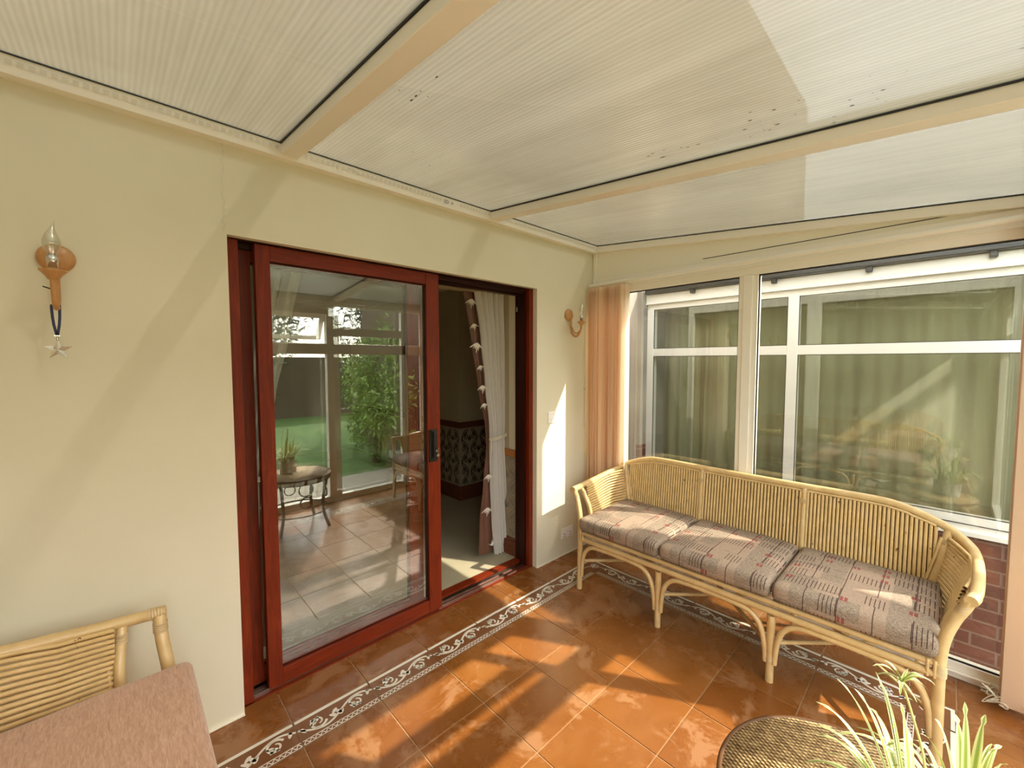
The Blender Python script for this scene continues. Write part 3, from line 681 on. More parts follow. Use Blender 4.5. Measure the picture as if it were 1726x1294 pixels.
# ================================================================== RATTAN SOFA
def sofa(label, fabric_kind):
    e = empty('rattan_sofa'); tag(e, label, 'sofa')
    P = lambda s, *p: [(x, s * y, z) for (x, y, z) in p]
    RAD = .0195
    half = [(-.682, .928, .670), (-.60, .943, .668), (-.52, .950, .670), (-.42, .955, .677), (-.32, .957, .686), (-.22, .953, .698), (-.145, .935, .715), (-.092, .878, .755), (-.072, .79, .795), (-.068, .70, .822), (-.068, .60, .834), (-.070, .3, .833)]
    full = half + [(-.070, 0, .832)] + [(x, -y, z) for x, y, z in half[::-1]]
    b = MB(); rail = spline(full, 5); b.tube(rail, RAD, 12); b.build('top_rail', 'rattan', e)
    sp = spline(half + [(-.070, 0, .832)], 6)
    def rail_at_y(y): 
        best = min(sp, key=lambda q_: abs(q_.y - abs(y)) + (0 if q_.x > -.16 else 1)); return best
    def rail_at_x(x):
        best = min([q_ for q_ in sp if q_.y > .86], key=lambda q_: abs(q_.x - x)); return best
    LY = (.860, .290, -.290, -.860)
    for y in LY:
        b = MB()
        if abs(y) > .5:
            s = 1 if y > 0 else -1
            b.tube(spline(P(s, (-.690, .860, 0), (-.686, .858, .20), (-.684, .858, .40), (-.678, .868, .50), (-.668, .892, .580), (-.664, .914, .630), (-.664, .925, .662)), 6), [.019] * 37, 12)
        else: b.tube([(-.690, y, 0), (-.686, y, .12), (-.684, y, .33)], .0185, 12)
        lg = b.build('leg', 'rattan', e)
        wr = MB()
        if abs(y) > .5:
            s = 1 if y > 0 else -1
            for k in range(7): wr.lathe([(.0200, 0), (.0218, .003), (.0200, .006)], (-.6845, s * .858, .345 + k * .0065), 14, caps=False)
            wr.build('binding', 'wrap', lg); wr = MB()
            for k in range(5): wr.lathe([(.0200, 0), (.0215, .003), (.0200, .006)], (-.6645, s * (.906 + .0022 * k), .612 + .0062 * k), 14, caps=False)
            wr.build('binding', 'wrap', lg); wr = MB()
            for k in range(5):
                wr.lathe([(.0203, -.003), (.0218, 0), (.0203, .003)], (-.668 + k * .008, s * .930 + s * k * .0018, .669), 14, 'x', caps=False)
        else:
            for k in range(3): wr.lathe([(.0190, 0), (.0203, .003), (.0190, .006)], (-.6865, y, .105 + k * .0065), 14, caps=False)
        wr.build('binding', 'wrap', lg)
    for y in (.78, .26, -.26, -.78):
        b = MB(); b.tube([(-.115, y * 1.02, 0), (-.125, y, .40)], .0155, 10); b.build('rear_leg', 'rattan', e)
    # seat frame
    b = MB()
    b.tube([(-.690, -.86, .395), (-.690, .86, .395)], .0135, 10); b.tube([(-.690, -.86, .352), (-.690, .86, .352)], .0165, 12)
    b.tube([(-.13, -.80, .385), (-.13, .80, .385)], .015, 10)
    for s in (1, -1): b.tube([(-.69, s * .858, .378), (-.13, s * .80, .380)], .015, 10); b.tube([(-.701, s * .845, .340), (-.701, s * .845, .408)], .006, 8); b.tube([(-.701, s * .825, .340), (-.701, s * .825, .408)], .006, 8)
    for y in (-.575, -.288, 0, .288, .575): b.tube([(-.68, y, .372), (-.13, y, .375)], .010, 8)
    b.build('seat_frame', 'rattan', e)
    for ya, yb in ((.860, .290), (.290, -.290), (-.290, -.860)):
        a = ya - .030; c = yb + .030
        b = MB(); b.tube(spline([(-.690, a + .012, .095), (-.691, a + .006, .17), (-.692, a - .006, .235), (-.692, a - .030, .285), (-.692, a - .078, .318), (-.692, (a + c) / 2 + .09, .326), (-.692, (a + c) / 2, .327), (-.692, (a + c) / 2 - .09, .326), (-.692, c + .078, .318), (-.692, c + .030, .285), (-.692, c + .006, .235), (-.691, c - .006, .17), (-.690, c - .012, .095)], 5), .0135, 10); b.build('arch_brace', 'rattan', e)
        b = MB(); b.tube([(-.680, ya - .01, .195), (-.13, yb + .03, .195)], .0105, 10); b.build('cross_brace', 'rattan', e)
        b = MB(); b.tube([(-.680, yb + .01, .178), (-.13, ya - .03, .178)], .0105, 10); b.build('cross_brace', 'rattan', e)
    # back posts
    for y in (.290, -.290):
        b = MB(); b.tube([(-.128, y, .38), (-.082, y, .826)], .014, 10); b.build('back_post', 'rattan', e)
    for s in (1, -1):
        b = MB(); b.tube(P(s, (-.135, .795, .38), (-.108, .845, .60), (-.096, .868, .755)), .0165, 10); cpo = b.build('back_post', 'rattan', e)
        b = MB()
        for k in range(4): b.tube([(-.1015 + .001 * k - .019, s * (.858 + .0015 * k), .690 + .007 * k), (-.1015 + .001 * k + .0, s * (.858 + .0015 * k) - s * .02, .690 + .007 * k), (-.1015 + .02, s * (.858 + .0015 * k), .690 + .007 * k)], .0035, 6)
        b.build('binding', 'wrap', cpo)
        b = MB(); b.tube(spline(P(s, (-.575, .858, .385), (-.560, .862, .46), (-.556, .882, .54), (-.562, .915, .61), (-.566, .938, .655)), 6), .0155, 10); ap = b.build('arm_post', 'rattan', e)
        b = MB()
        for k in range(5): b.lathe([(.0165, 0), (.0182, .003), (.0165, .006)], (-.5625 - .0004 * k, s * (.918 + .0018 * k), .612 + .0062 * k), 12, caps=False)
        b.build('binding', 'wrap', ap)
    # back panels
    def bx(z): return -.128 + (.046) * (z - .38) / .45
    for (ya, yb) in ((.825, .308), (.272, -.272), (-.308, -.825)):
        b = MB(); n = 30; tops = []
        for i in range(n + 1):
            y = ya + (yb - ya) * i / n; tz = rail_at_y(y).z - .024; tops.append((bx(tz), y, tz))
            zb = .41
            if abs(y) > .775: zb = .41 + (abs(y) - .775) / .075 * .30
            if zb > tz - .03: continue
            b.tube([(bx(zb), y, zb), (bx((zb + tz) / 2) + .001, y, (zb + tz) / 2), (bx(tz), y, tz)], .0076, 7, caps=False)
        b.build('back_panel', 'cane', e)
        zlo = lambda yy: .41 if abs(yy) < .775 else .41 + (abs(yy) - .775) / .075 * .30
        kk = MB(); cols = [q_ for q_ in tops if abs(q_[1]) < .83]; kk.grid([[(bx(zlo(q_[1])) + .009, q_[1], zlo(q_[1])) for q_ in cols], [(q_[0] + .009, q_[1], q_[2]) for q_ in cols]]); kk.build('panel_backing', 'rim', e)
        f = MB(); f.tube([(x - .003, y, z + .004) for x, y, z in tops], .0065, 8)
        for yy in (ya, yb):
            if abs(yy) < .5: f.tube([(bx(.41) - .003, yy, .41), (bx(.80) - .003, yy, .808)], .0065, 8)
        if abs(ya) > .5 or abs(yb) > .5:
            s = 1 if ya > .5 else -1
            f.tube(P(s, (-.13, .775, .40), (-.112, .822, .60), (-.105, .845, .715)), .0065, 8)
        f.build('panel_frame', 'rattan', e)
        for yy in (.29, -.29):
            wr = MB()
            if min(ya, yb) - .03 < yy < max(ya, yb) + .03 and abs(ya) > .5 or abs(yb) > .5 and min(ya, yb) - .03 < yy < max(ya, yb) + .03:
                for k in range(4): wr.tube([(-.106 + .002 * k, yy - .014, .745 + .007 * k), (-.110 + .002 * k, yy, .745 + .007 * k), (-.106 + .002 * k, yy + .014, .745 + .007 * k)], .003, 6)
            if wr.v: wr.build('binding', 'wrap', e)
    # arm panels
    for s in (1, -1):
        b = MB(); n = 16
        for i in range(n):
            z = .425 + (.665 - .425) * i / (n - 1); path = []
            for k in range(11):
                t_ = k / 10; zc = z + (0.0 if t_ < .3 else (t_ - .3) / .7 * (i / (n - 1)) * .055)
                x = -.548 + (.548 - .118) * t_; fr_ = max(0, (zc - .40) / .28)
                y = .862 + (.085 * min(1, fr_)) * math.sin(PI * (.25 + .55 * t_)) + (.0 if t_ < .7 else -(t_ - .7) / .3 * .035)
                y = .858 + (y - .862)
                path.append((x, s * y, zc))
            b.tube(path, .0075, 7, caps=False)
        b.build('arm_panel', 'cane', e)
        f = MB(); f.tube([(q_.x, s * (q_.y - .004), q_.z - .024) for q_ in sp if -.56 < q_.x and q_.y > .88], .0065, 8); f.tube(P(s, (-.536, .866, .42), (-.530, .890, .54), (-.540, .938, .640)), .006, 8); f.build('panel_frame', 'rattan', e)
    return e
def cushion(name, d, w_, h, mt, label, group, loc, rz_=0, r=.035, crown=.012, seed=1, nx=22, sag=.0):
    rn = random.Random(seed); mb = MB(); N = nx
    # cube-sphere style rounded box
    def pt(u, v, face):
        a, b_ = u * 2 - 1, v * 2 - 1
        p = {0: (a, b_, 1), 1: (a, b_, -1), 2: (1, a, b_), 3: (-1, a, b_), 4: (a, 1, b_), 5: (a, -1, b_)}[face]
        q_ = Vector((p[0] * d / 2, p[1] * w_ / 2, p[2] * h / 2))
        c = Vector((max(-d / 2 + r, min(d / 2 - r, q_.x)), max(-w_ / 2 + r, min(w_ / 2 - r, q_.y)), max(-h / 2 + r, min(h / 2 - r, q_.z))))
        dv = q_ - c
        if dv.length > 1e-6: q_ = c + dv.normalized() * r
        X_, Y_ = q_.x / (d / 2), q_.y / (w_ / 2)
        if q_.z > 0: q_.z += crown * (1 - min(1, abs(X_)) ** 2.5) * (1 - min(1, abs(Y_)) ** 2.5) + .0015 * math.sin(7 * X_ + seed) * math.cos(5 * Y_ + seed)
        # front edge rolls over the rail
        return q_
    for f in range(6):
        n2 = N
        lin = [i / n2 for i in range(n2 + 1)]
        # denser near edges
        lin = [.5 - .5 * math.cos(PI * t_) for t_ in lin]
        mb.grid([[tuple(pt(u, v, f)) for v in lin] for u in lin])
    o = mb.build(name, mt)
    bm = bmesh.new(); bm.from_mesh(o.data); bmesh.ops.remove_doubles(bm, verts=bm.verts, dist=.0004); bmesh.ops.recalc_face_normals(bm, faces=bm.faces); bm.to_mesh(o.data); bm.free()
    o.location = loc; o.rotation_euler = (0, 0, rz_); tag(o, label, 'cushion', group); return o
SY = -1.2535
s1_ = sofa('three seat rattan sofa along the glazed side wall with patterned seat cushions', 'p'); s1_.location = (0, SY, 0)
s2_ = copy_tree(s1_); s2_.location = (-3.530, -1.12, 0); s2_.rotation_euler = (0, 0, PI)
s2_['label'] = 'rattan sofa with plain pink cushions, only its arm seen at bottom left'
for (yy, lab, sd) in ((.573, 'patterned seat cushion on the rattan sofa at the end nearest the doorway', 1), (0, 'middle patterned seat cushion of the three on the rattan sofa', 2), (-.573, 'patterned seat cushion on the rattan sofa at the end nearest the spider plants', 3)):
    cushion('seat_cushion', .615, .568, .092, 'fabric', lab, 'patterned cushions on the sofa', (-.412, SY + yy, .4565), 0, .034, .014, sd)
for (yy, lab, sd) in ((.573, 'pink chenille seat cushion beside the rattan arm at bottom left', 4), (0, 'middle pink seat cushion of the opposite sofa, seen in the window reflection', 5), (-.573, 'far end pink seat cushion of the opposite sofa, seen in the window reflection', 6)):
    cushion('seat_cushion', .645, .568, .135, 'pink', lab, 'pink cushions on the opposite sofa', (-3.530 + .415, -1.12 - .06 + yy, .478), PI, .030, .008, sd)

# ================================================================== VERTICAL BLINDS
def blind(label, n, start, step, zb, axis, rail):
    e = empty('vertical_blind'); tag(e, label, 'blind')
    rn = random.Random(n)
    b = MB(); b.tube([rail[0], rail[1]], .0165, 12); b.build('headrail', 'upvc', e)
    for i in range(n):
        c = Vector(start) + Vector(step) * (i + rn.uniform(-.12, .12)); ang = rn.uniform(-.22, .22) + (.0 if axis == 'x' else PI / 2); tl = rn.uniform(-.004, .004)
        sl_ = MB(); W_ = .089; rows_ = []
        for k in range(5):
            z = 2.150 + (zb - 2.150) * k / 4; row = []
            for j in range(6):
                u = (j / 5 - .5) * W_; bow = .0035 * (1 - (2 * j / 5 - 1) ** 2); x = u * math.cos(ang) - (bow + tl * k) * math.sin(ang); y = u * math.sin(ang) + (bow + tl * k) * math.cos(ang)
                row.append((c.x + x, c.y + y, z))
            rows_.append(row)
        sl_.grid(rows_); so = sl_.build('slat', 'blind', e)
    return e
bl = blind('peach vertical blind gathered by the house wall at the sofa end', 24, (-.088, -.030, 0), (0, -.0150, 0), .10, 'x', ((-.075, .0 - .012, 2.178), (-.075, -2.30, 2.178)))
ch = MB(); ch.tube(spline([(-.135, -.014, 2.15), (-.137, -.012, 1.75), (-.133, -.014, 1.35), (-.137, -.014, 1.30), (-.130, -.014, 1.0)]), .0022, 6); ch.lathe([(.006, 0), (.008, .01), (.006, .02)], (-.135, -.014, 1.32), 8); ch.build('pull_cord', 'cord', bl)
br_ = blind('peach vertical blind gathered in the front corner beside the sofa', 11, (-.045, -2.350, 0), (-.0125, 0, 0), .045, 'y', ((-.05, -2.365, 2.178), (-3.7, -2.365, 2.178)))
rn = random.Random(9); cc = MB()
for k in range(9):
    p0 = Vector((-.05 - .0145 * k, -2.30, .05)); pts = [p0]
    for j in range(4): pts.append(p0 + Vector((rn.uniform(-.03, .015), rn.uniform(-.03, .055), rn.uniform(-.035, .05))))
    pts.append(p0 + Vector((-.0175, 0, .0))); cc.tube(spline(pts, 6), .0022, 5)
    pts = [p0 + Vector((0, -.09, 0))]
    for j in range(4): pts.append(p0 + Vector((rn.uniform(-.03, .015), -.09 + rn.uniform(-.05, .02), rn.uniform(-.035, .05))))
    cc.tube(spline(pts, 6), .0022, 5)
cc.build('bottom_chain', 'cord', br_)

# ================================================================== WALL LIGHTS, SWITCH, SOCKET
def sconce(label, loc):
    e = empty('wall_light', loc); tag(e, label, 'wall light', None)
    b = MB(); b.lathe([(.045, 0), (.047, .006), (.044, .015), (.034, .022), (.012, .027), (.0, .028)], (0, 0, 0), 28, 'y', caps=False); b.build('backplate', 'pine', e)
    b = MB(); b.tube(spline([(0, -.022, .0), (0, -.028, -.05), (0, -.030, -.10), (0, -.042, -.145), (0, -.075, -.172), (0, -.108, -.155), (0, -.126, -.115), (0, -.130, -.085)], 7), .0085, 12)
    b.tube(spline([(0, -.034, -.09), (0, -.060, -.135), (0, -.088, -.148), (0, -.112, -.130)], 5), .0045, 8); b.build('arm', 'pine', e)
    b = MB(); b.lathe([(.004, -.092), (.013, -.088), (.020, -.076), (.028, -.066), (.032, -.062), (.032, -.058), (.020, -.058), (.011, -.052), (.0, -.052)], (0, -.130, 0), 24, caps=False); b.build('drip_cup', 'pine', e)
    b = MB(); b.lathe([(.0, -.054), (.0115, -.054), (.0125, -.034), (.014, -.033), (.014, -.018), (.012, -.017), (.012, -.010), (.0, -.010)], (0, -.130, 0), 20, caps=False); b.build('lamp_holder', 'steel', e)
    b = MB(); prof = [(.008, -.012), (.016, .002), (.0215, .020), (.021, .034), (.015, .052), (.009, .066), (.0045, .078), (.002, .090), (.0005, .098)]
    vs = []; fs = []; sg = 18
    for i, (r, h) in enumerate(prof):
        off = .010 * max(0, (h - .05) / .05) ** 1.5
        for k in range(sg): vs.append((r * math.cos(2 * PI * k / sg) + off, -.130 + r * math.sin(2 * PI * k / sg), h))
    for i in range(len(prof) - 1):
        for k in range(sg): fs.append((i * sg + k, i * sg + (k + 1) % sg, (i + 1) * sg + (k + 1) % sg, (i + 1) * sg + k))
    b.add(vs, fs, True); b.build('flame_bulb', 'bulb', e)
    return e
sconce('pine candle wall light left of the sliding door with a star hanging from it', (-3.077, 0, 1.908))
sconce('pine candle wall light between the doorway and the blind', (-.340, 0, 1.925))
e = empty('crystal_star', (-3.080, -.075, 1.60)); tag(e, 'clear crystal star hanging on a navy ribbon from the left wall light', 'ornament')
st = MB(); pts = []
for k in range(10):
    a = PI / 2 + k * PI / 5 - .25 * 0; r = .036 if k % 2 == 0 else .014; pts.append((r * math.cos(a), r * math.sin(a)))
vs = [(x, 0, z) for x, z in pts] + [(0, -.009, 0), (0, .009, 0)]
for c in (10, 11):
    for k in range(10): st.add([vs[k], vs[(k + 1) % 10], vs[c]], [(0, 1, 2)])
st.build('star', 'crystal', e)
rb = MB(); rb.lathe([(.003, .030), (.004, .036), (.002, .044)], (0, 0, 0), 8); rb.box((-.007, -.002, .044), (.007, .002, .047)); rb.build('hook', 'steel', e)
rb = MB()
for s in (-1, 1):
    rows_ = [[(s * x + dx, y, z) for dx in (-.0035, .0035)] for (x, y, z) in ((.001, 0, .047), (.006, .0, .080), (.008, 0, .105), (.009, -.001, .134), (.0085, 0, .146))]
    rb.grid(rows_)
rb.grid([[(-.0085, y, .146), (.0085, y, .146)] for y in (-.006, .006)])
rb.build('ribbon', 'ribbon', e)
rb = MB(); rb.tube([(.004, -.018, .190), (-.020, -.055, .196)], .002, 6); tag(rb.build('wire_twist', 'wire', e), 'short black wire end')
sw_ = empty('light_switch', (-.538, 0, 1.131)); tag(sw_, 'white square light switch on the wall right of the doorway', 'light switch')
box('plate', (-.043, -.009, -.043), (.043, 0, .043), 'switch', sw_, .003)
b = MB(); b.hexa([(-.017, -.013, -.017), (.017, -.013, -.017), (.017, -.008, -.017), (-.017, -.008, -.017), (-.017, -.009, .017), (.017, -.009, .017), (.017, -.008, .017), (-.017, -.008, .017)]); b.build('rocker', 'switch', sw_, .001)
so_ = empty('wall_socket', (-.342, 0, .177)); tag(so_, 'white double power socket low on the wall by the sofa leg', 'socket')
box('plate', (-.073, -.009, -.043), (.073, 0, .043), 'switch', so_, .003)
for sx in (-.038, .038):
    b = MB(); b.box((sx - .004, -.0098, -.012), (sx + .004, -.0088, -.002)); b.box((sx - .015, -.0098, -.030), (sx - .007, -.0088, -.024)); b.box((sx + .007, -.0098, -.030), (sx + .015, -.0088, -.024))
    b.build('pin_holes', 'gasket', so_)
b = MB(); b.box((-.014, -.013, .004), (-.004, -.008, .022)); b.box((.004, -.013, .004), (.014, -.008, .022)); b.build('switches', 'switch', so_, .001)

# ================================================================== COFFEE TABLE, PLANTS
TX, TY, TR, TZ = -1.745, -1.995, .298, .50
e = empty('coffee_table', (TX, TY, 0)); tag(e, 'round woven wicker coffee table with a dark rim and spider plants on it', 'table')
b = MB(); b.lathe([(0, TZ), (TR - .006, TZ), (TR - .006, TZ - .02), (0, TZ - .02)], seg=64, caps=False); b.build('table_top', 'weave', e)
b = MB()
for rr, zz, r in ((TR - .006, TZ - .005, .012), (TR - .012, TZ - .045, .012), (TR - .03, .16, .011)): b.tube([(rr * math.cos(2 * PI * k / 64), rr * math.sin(2 * PI * k / 64), zz) for k in range(65)], r * .6, 8, False)
b.build('rim', 'rim', e)
b = MB(); b.lathe([(TR - .012, TZ - .01), (TR - .012, TZ - .045)], seg=64, caps=False); b.build('woven_apron', 'weave', e)
for k in range(4):
    a = PI / 4 + k * PI / 2; c, s = math.cos(a), math.sin(a); b = MB()
    b.tube(spline([(c * .27, s * .27, TZ - .04), (c * .255, s * .255, .34), (c * .24, s * .24, .18), (c * .275, s * .275, .06), (c * .30, s * .30, 0)], 6), .014, 10); b.build('leg', 'rim', e)
    b = MB(); c2, s2 = math.cos(a + PI / 4), math.sin(a + PI / 4)
    for zz, rr in ((.40, .06), (.28, .05)):
        b.tube([(c2 * .25 - s2 * rr * math.cos(t_) , s2 * .25 + c2 * rr * math.cos(t_), zz + rr * math.sin(t_)) for t_ in [2 * PI * i / 20 for i in range(21)]], .006, 6, False)
    b.build('scroll', 'rim', e)
def blade(mb, acc, base, tip, rise, w0, n=14, twist=0):
    A = Vector(base); B = Vector(tip); hor = (B - A); hor.z = 0; side = hor.cross(Vector((0, 0, 1)))
    side = side.normalized() if side.length > 1e-4 else Vector((1, 0, 0))
    side = (side * math.cos(twist) + Vector((0, 0, 1)) * math.sin(twist)).normalized()
    mid = (A + B) / 2 + Vector((0, 0, rise)); rows_ = []
    for i in range(n + 1):
        t_ = i / n; p = A * (1 - t_) ** 2 + mid * 2 * t_ * (1 - t_) + B * t_ * t_; w_ = w0 * (math.sin(PI * min(1, t_ * .9 + .25)) ** .7 if t_ < .83 else (1 - t_) / .17 * .62 + .02)
        fold = Vector((0, 0, 1)) * w_ * .25
        row = [p - side * w_ + fold, p - side * w_ * .45 + fold * .3, p, p + side * w_ * .45 + fold * .3, p + side * w_ + fold]
        rows_.append([tuple(q_) for q_ in row]); acc += [-1, -.45, 0, .45, 1]
    mb.grid(rows_)
def spider_plant(label, loc, tips, seed, nextra):
    rn = random.Random(seed); e = empty('spider_plant', loc); tag(e, label, 'potted plant')
    b = MB(); b.lathe([(0, 0), (.037, 0), (.040, .01), (.043, .100), (.045, .102), (.041, .102), (.039, .090), (0, .088)], seg=28, caps=False); po = b.build('pot', 'pot', e)
    b = MB(); b.lathe([(0, .089), (.039, .089)], seg=20, caps=False); b.build('soil', 'soil', po)
    mb = MB(); acc = []
    for (x, y, z) in tips:
        T = Vector((x, y, z)) - Vector(loc); d_ = math.hypot(T.x, T.y); blade(mb, acc, (T.x * .06, T.y * .06, .088), T, .10 + .12 * d_, rn.uniform(.0065, .0085), twist=rn.uniform(-.4, .4))
    for k in range(nextra):
        a = rn.uniform(0, 2 * PI); r = rn.uniform(.10, .26); z = .088 + rn.uniform(.05, .22) - r * .3
        blade(mb, acc, (.015 * math.cos(a), .015 * math.sin(a), .088), (r * math.cos(a), r * math.sin(a), z), rn.uniform(.08, .2), rn.uniform(.005, .008), twist=rn.uniform(-.5, .5))
    o = mb.build('leaves', 'leaf', e)
    at = o.data.attributes.new('across', 'FLOAT', 'POINT'); at.data.foreach_set('value', acc)
    return e
PL1 = (-1.832, -2.080, TZ + .002); PL2 = (-1.745, -2.150, TZ + .002)
tips1 = [(-1.831, -1.915, .796), (-1.829, -1.920, .718), (-1.831, -1.916, .741), (-1.813, -1.978, .854), (-1.821, -1.948, .864), (-1.806, -2.02, .888), (-1.807, -2.01, .907), (-1.80, -2.05, .86), (-1.84, -1.93, .69), (-1.86, -1.90, .66)]
tips2 = [(-1.807, -2.193, .835), (-1.805, -2.179, .854), (-1.60, -2.26, .72), (-1.62, -2.20, .75), (-1.70, -2.17, .85), (-1.66, -2.13, .80), (-1.74, -2.10, .82), (-1.72, -2.14, .87), (-1.78, -2.08, .80), (-1.80, -2.05, .78)]
sp1 = spider_plant('spider plant in a pale pot with a plantlet on a tall stalk', PL1, tips1, 21, 26)
sp2 = spider_plant('smaller spider plant in a pale pot nearest the front corner', PL2, tips2, 22, 24)
b = MB(); pk = Vector((-1.802, -2.050, .905)) - Vector(PL1)
b.tube(spline([(0, 0, .09), (.02, -.01, .18), (.032, -.008, .26), (.034, .012, .34), tuple(pk)], 6), .0022, 6); b.build('runner_stalk', 'stalk', sp1)
b = MB(); acc = []; rn = random.Random(4)
for (dx, dy, dz, rs) in ((-.03, .055, .022, .03), (-.02, .05, .0, .02), (.03, -.05, -.012, .03), (.02, -.06, .012, .03), (-.01, -.012, .038, .01), (.03, .01, -.02, .02), (-.04, .0, -.01, .02), (0, -.03, -.03, .01), (-.02, .02, .035, .01), (.0, .035, .03, .02), (.01, -.04, .02, .03)):
    blade(b, acc, tuple(pk), tuple(pk + Vector((dx * .8, dy * .8, dz))), rs, .0045, 8)
o = b.build('plantlet', 'leaf', sp1); at = o.data.attributes.new('across', 'FLOAT', 'POINT'); at.data.foreach_set('value', acc)

# ================================================================== OUTSIDE
NX = .95
gr = MB(); gr.box((-14, -16, -.30), (12, -2.52, -.22)); tag(gr.build('ground', 'lawn'), kind='structure')
gr = MB(); gr.box((.06, -2.52, -.70), (NX + 6, 0, -.58)); gr.box((-5, -4.0, -.22), (.90, -2.52, -.17)); tag(gr.build('ground_paving', 'paving'), kind='structure')
nb = empty('neighbouring_conservatory', (NX, 0, 0)); tag(nb, 'neighbouring white framed conservatory on a brick base outside the side window', 'building')
NZB, NZT = .47, 2.12
b = MB(); b.box((0, -3.3, -.6), (.10, .02, NZB)); b.build('brick_base', 'brick', nb)
b = MB(); b.box((0, -3.3, NZB), (.07, .02, NZB + .105)); b.box((-.025, -3.3, NZB - .02), (.07, .02, NZB + .012)); b.box((0, -3.3, 2.07), (.07, .02, NZT)); b.box((-.002, -.05, NZB + .1), (.07, .02, 2.072)); b.box((0, -3.3, 1.61), (.07, .02, 1.685))
for y in (-1.265, -2.55): b.box((-.002, y, NZB + .1), (.07, y + .075, 2.072))
nf = b.build('window_frame', 'upvc_out', nb, .003)
b = MB(); b.box((-.004, -3.3, NZB + .048), (0, .02, NZB + .053)); 
for (y0, y1) in ((-1.19, -.05), (-2.475, -1.265), (-3.3, -2.55)):
    for (z0, z1) in ((NZB + .105, 1.61), (1.685, 2.07)):
        for a in (((.0, y0, z0), (.009, y0 + .004, z1)), ((.0, y1 - .004, z0), (.009, y1, z1)), ((.0, y0, z0), (.009, y1, z0 + .004)), ((.0, y0, z1 - .004), (.009, y1, z1))): b.box(*a)
b.build('gasket', 'gasket', nf)
for (y0, y1) in ((-1.19, -.05), (-2.475, -1.265), (-3.3, -2.55)):
    for (z0, z1) in ((NZB + .105, 1.61), (1.685, 2.07)):
        g = MB(); g.add([(.006, y0, z0), (.006, y1, z0), (.006, y1, z1), (.006, y0, z1)], [(0, 1, 2, 3)]); g.build('glass_pane', 'glass_win', nb)
c = MB(); rows_ = []
for i in range(3): rows_.append([(.30 + .010 * math.sin(j * .9), .12 - 3.4 * j / 200, NZB - .3 + (2.7 - NZB) * i / 2) for j in range(201)])
c.grid(rows_); c.build('net_curtain', 'net', nb)
box('side_wall', (.10, -.02, -.2), (1.2, .02, 2.3), 'render', nb)
b = MB(); b.box((-.03, -3.3, NZT), (.10, .02, NZT + .095)); b.box((-.040, -3.3, NZT), (-.03, .02, NZT + .012)); b.build('fascia', 'upvc_out', nb, .004)
b = MB(); b.box((-.10, -3.3, NZT + .097), (-.03, .0, NZT + .150))
for y in (-.45, -1.10, -1.68, -2.25, -2.9): b.box((-.075, y - .018, NZT + .060), (-.03, y + .018, NZT + .10))
b.build('gutter', 'black', nb, .006)
b = MB(); b.hexa([(-.05, -3.3, NZT + .12), (3.0, -3.3, NZT + .9), (3.0, 0.0, NZT + .9), (-.05, 0.0, NZT + .12), (-.05, -3.3, NZT + .14), (3.0, -3.3, NZT + .92), (3.0, 0.0, NZT + .92), (-.05, 0, NZT + .14)]); b.build('roof_sheet', 'poly', nb)
b = MB(); b.box((NX - .12, .02, .72), (NX + .1, .30, 2.45)); b.cm = 1; b.box((NX - .12, .02, -.12), (NX + .1, .30, .72)); b.box((0.0, -2.52, -.6), (.07, .0, -.003)); tag(b.build('wall_outer_return', ['render', 'brick']), kind='structure')
b = MB(); b.cm = 0; b.box((.07, .06, -.12), (NX - .12, .30, 2.53)); tag(b.build('wall_outer', ['render']), kind='structure')
# blocker added to the right of the front windows to shape the sun patches
sc = empty('sun_blocker', (.95, -3.42, -.2)); tag(sc, 'tall dark timber screen added beyond the front corner to block the sun', 'fence')
def blocker_panel(y0, y1, z0, z1):
    b = MB(); y = y0
    while y > y1 + .005:
        yy = max(y - .14, y1); b.box((0, yy + .003, z0), (.022, y, z1)); y -= .14
    b.box((.02, y1, z0 + .1), (.06, y0, z0 + .18)); b.box((.02, y1, z1 - .2), (.06, y0, z1 - .12)); return b
ZTOP = 1.78 + 1.705 * .95 + .2
blocker_panel(0, -.80, 0, ZTOP).build('panel', 'fence', sc)
blocker_panel(-.80, -1.2, 0, 2.85).build('panel', 'fence', sc); blocker_panel(-.80, -1.2, 3.25, ZTOP).build('panel', 'fence', sc)  # gap between these panels lets sun onto the end cushion
blocker_panel(-1.2, -3.2, 0, ZTOP).build('panel', 'fence', sc)
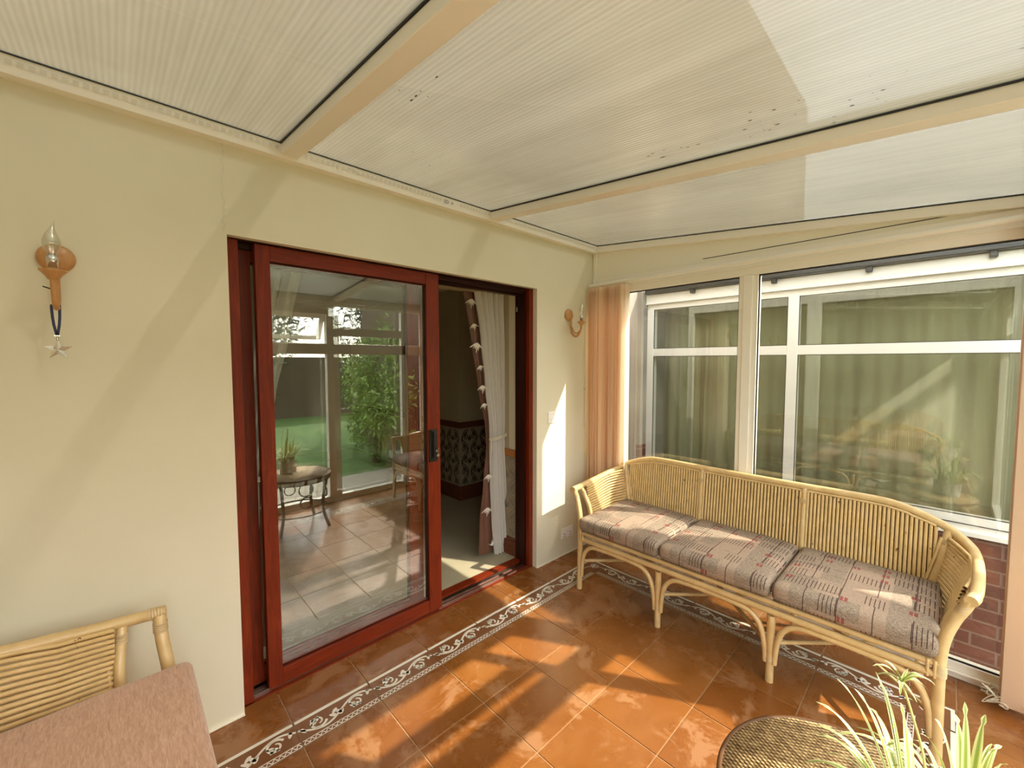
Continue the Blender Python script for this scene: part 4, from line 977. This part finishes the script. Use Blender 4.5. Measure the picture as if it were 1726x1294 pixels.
def foliage(name, label, cat, c, rad, n, seed, ls=.07, group=None, trunk=True, mt='foliage'):
    rn = random.Random(seed); mb = MB()
    clumps = [tuple(max(-.8, min(.8, rn.gauss(0, .5))) for _ in range(3)) for _ in range(30)]
    for _ in range(n):
        k = rn.choice(clumps); d_ = Vector((rn.gauss(0, 1), rn.gauss(0, 1), rn.gauss(0, 1))).normalized() * rn.uniform(.15, .42)
        p = Vector((c[0] + rad[0] * (k[0] + d_.x), c[1] + rad[1] * (k[1] + d_.y), c[2] + rad[2] * (k[2] + d_.z)))
        if p.z < -.18: p.z = -.18 + rn.uniform(0, .2)
        a = Vector((rn.gauss(0, 1), rn.gauss(0, 1), rn.gauss(0, 1))).normalized(); b_ = a.cross(Vector((rn.gauss(0, 1), rn.gauss(0, 1), rn.gauss(0, 1)))).normalized(); s = ls * rn.uniform(.6, 1.3)
        mb.add([p - a * s, p - b_ * s * .35, p + a * s, p + b_ * s * .35], [(0, 1, 2, 3)])
    e = empty(name, (0, 0, 0)); tag(e, label, cat, group); mb.build('foliage', mt, e)
    if trunk:
        t_ = MB(); t_.tube([(c[0], c[1], -.22), (c[0] + .05, c[1], c[2] * .5), (c[0], c[1], c[2] + rad[2] * .2)], [.08, .06, .03], 8); t_.build('trunk', 'bark', e)
    return e
M['foliage2'] = mat('lime_foliage', rough=.5, fn=lambda t, b: t.links.new(ramp(t, noise(t, coords(t), 6, 3), [(.3, (.10, .18, .02)), (.7, (.30, .44, .08))]), b.inputs['Base Color']))
foliage('garden_shrub', 'bright lime green shrub in the garden reflected in the sliding door', 'shrub', (.33, -4.7, 1.0), (.36, .9, 1.15), 5000, 1, .05, mt='foliage2')
foliage('garden_tree', 'dark green garden tree behind the lime shrub in the door reflection', 'tree', (-.95, -9.0, 2.6), (1.5, 1.1, 2.2), 14000, 2, .075)
foliage('garden_tree', 'dark garden tree reflected at the left of the sliding door glass', 'tree', (-5.6, -9.3, 2.6), (1.5, 1.1, 2.4), 14000, 3, .075)
foliage('garden_shrub', 'low dark shrub on the lawn reflected beside the door mullion', 'shrub', (-2.6, -6.2, .6), (1.0, .6, .9), 5000, 4, .06)
foliage('garden_tree', 'garden tree reflected behind the added sun screen at the right of the door glass', 'tree', (2.95, -9.3, 2.8), (1.5, 1.1, 2.3), 12000, 5, .075)
hb = MB(); hb.box((-14, -12.1, -.22), (12, -12.0, 1.7)); tag(hb.build('boundary_fence', 'fence'), 'long timber boundary fence at the end of the garden, seen in reflections', 'fence')
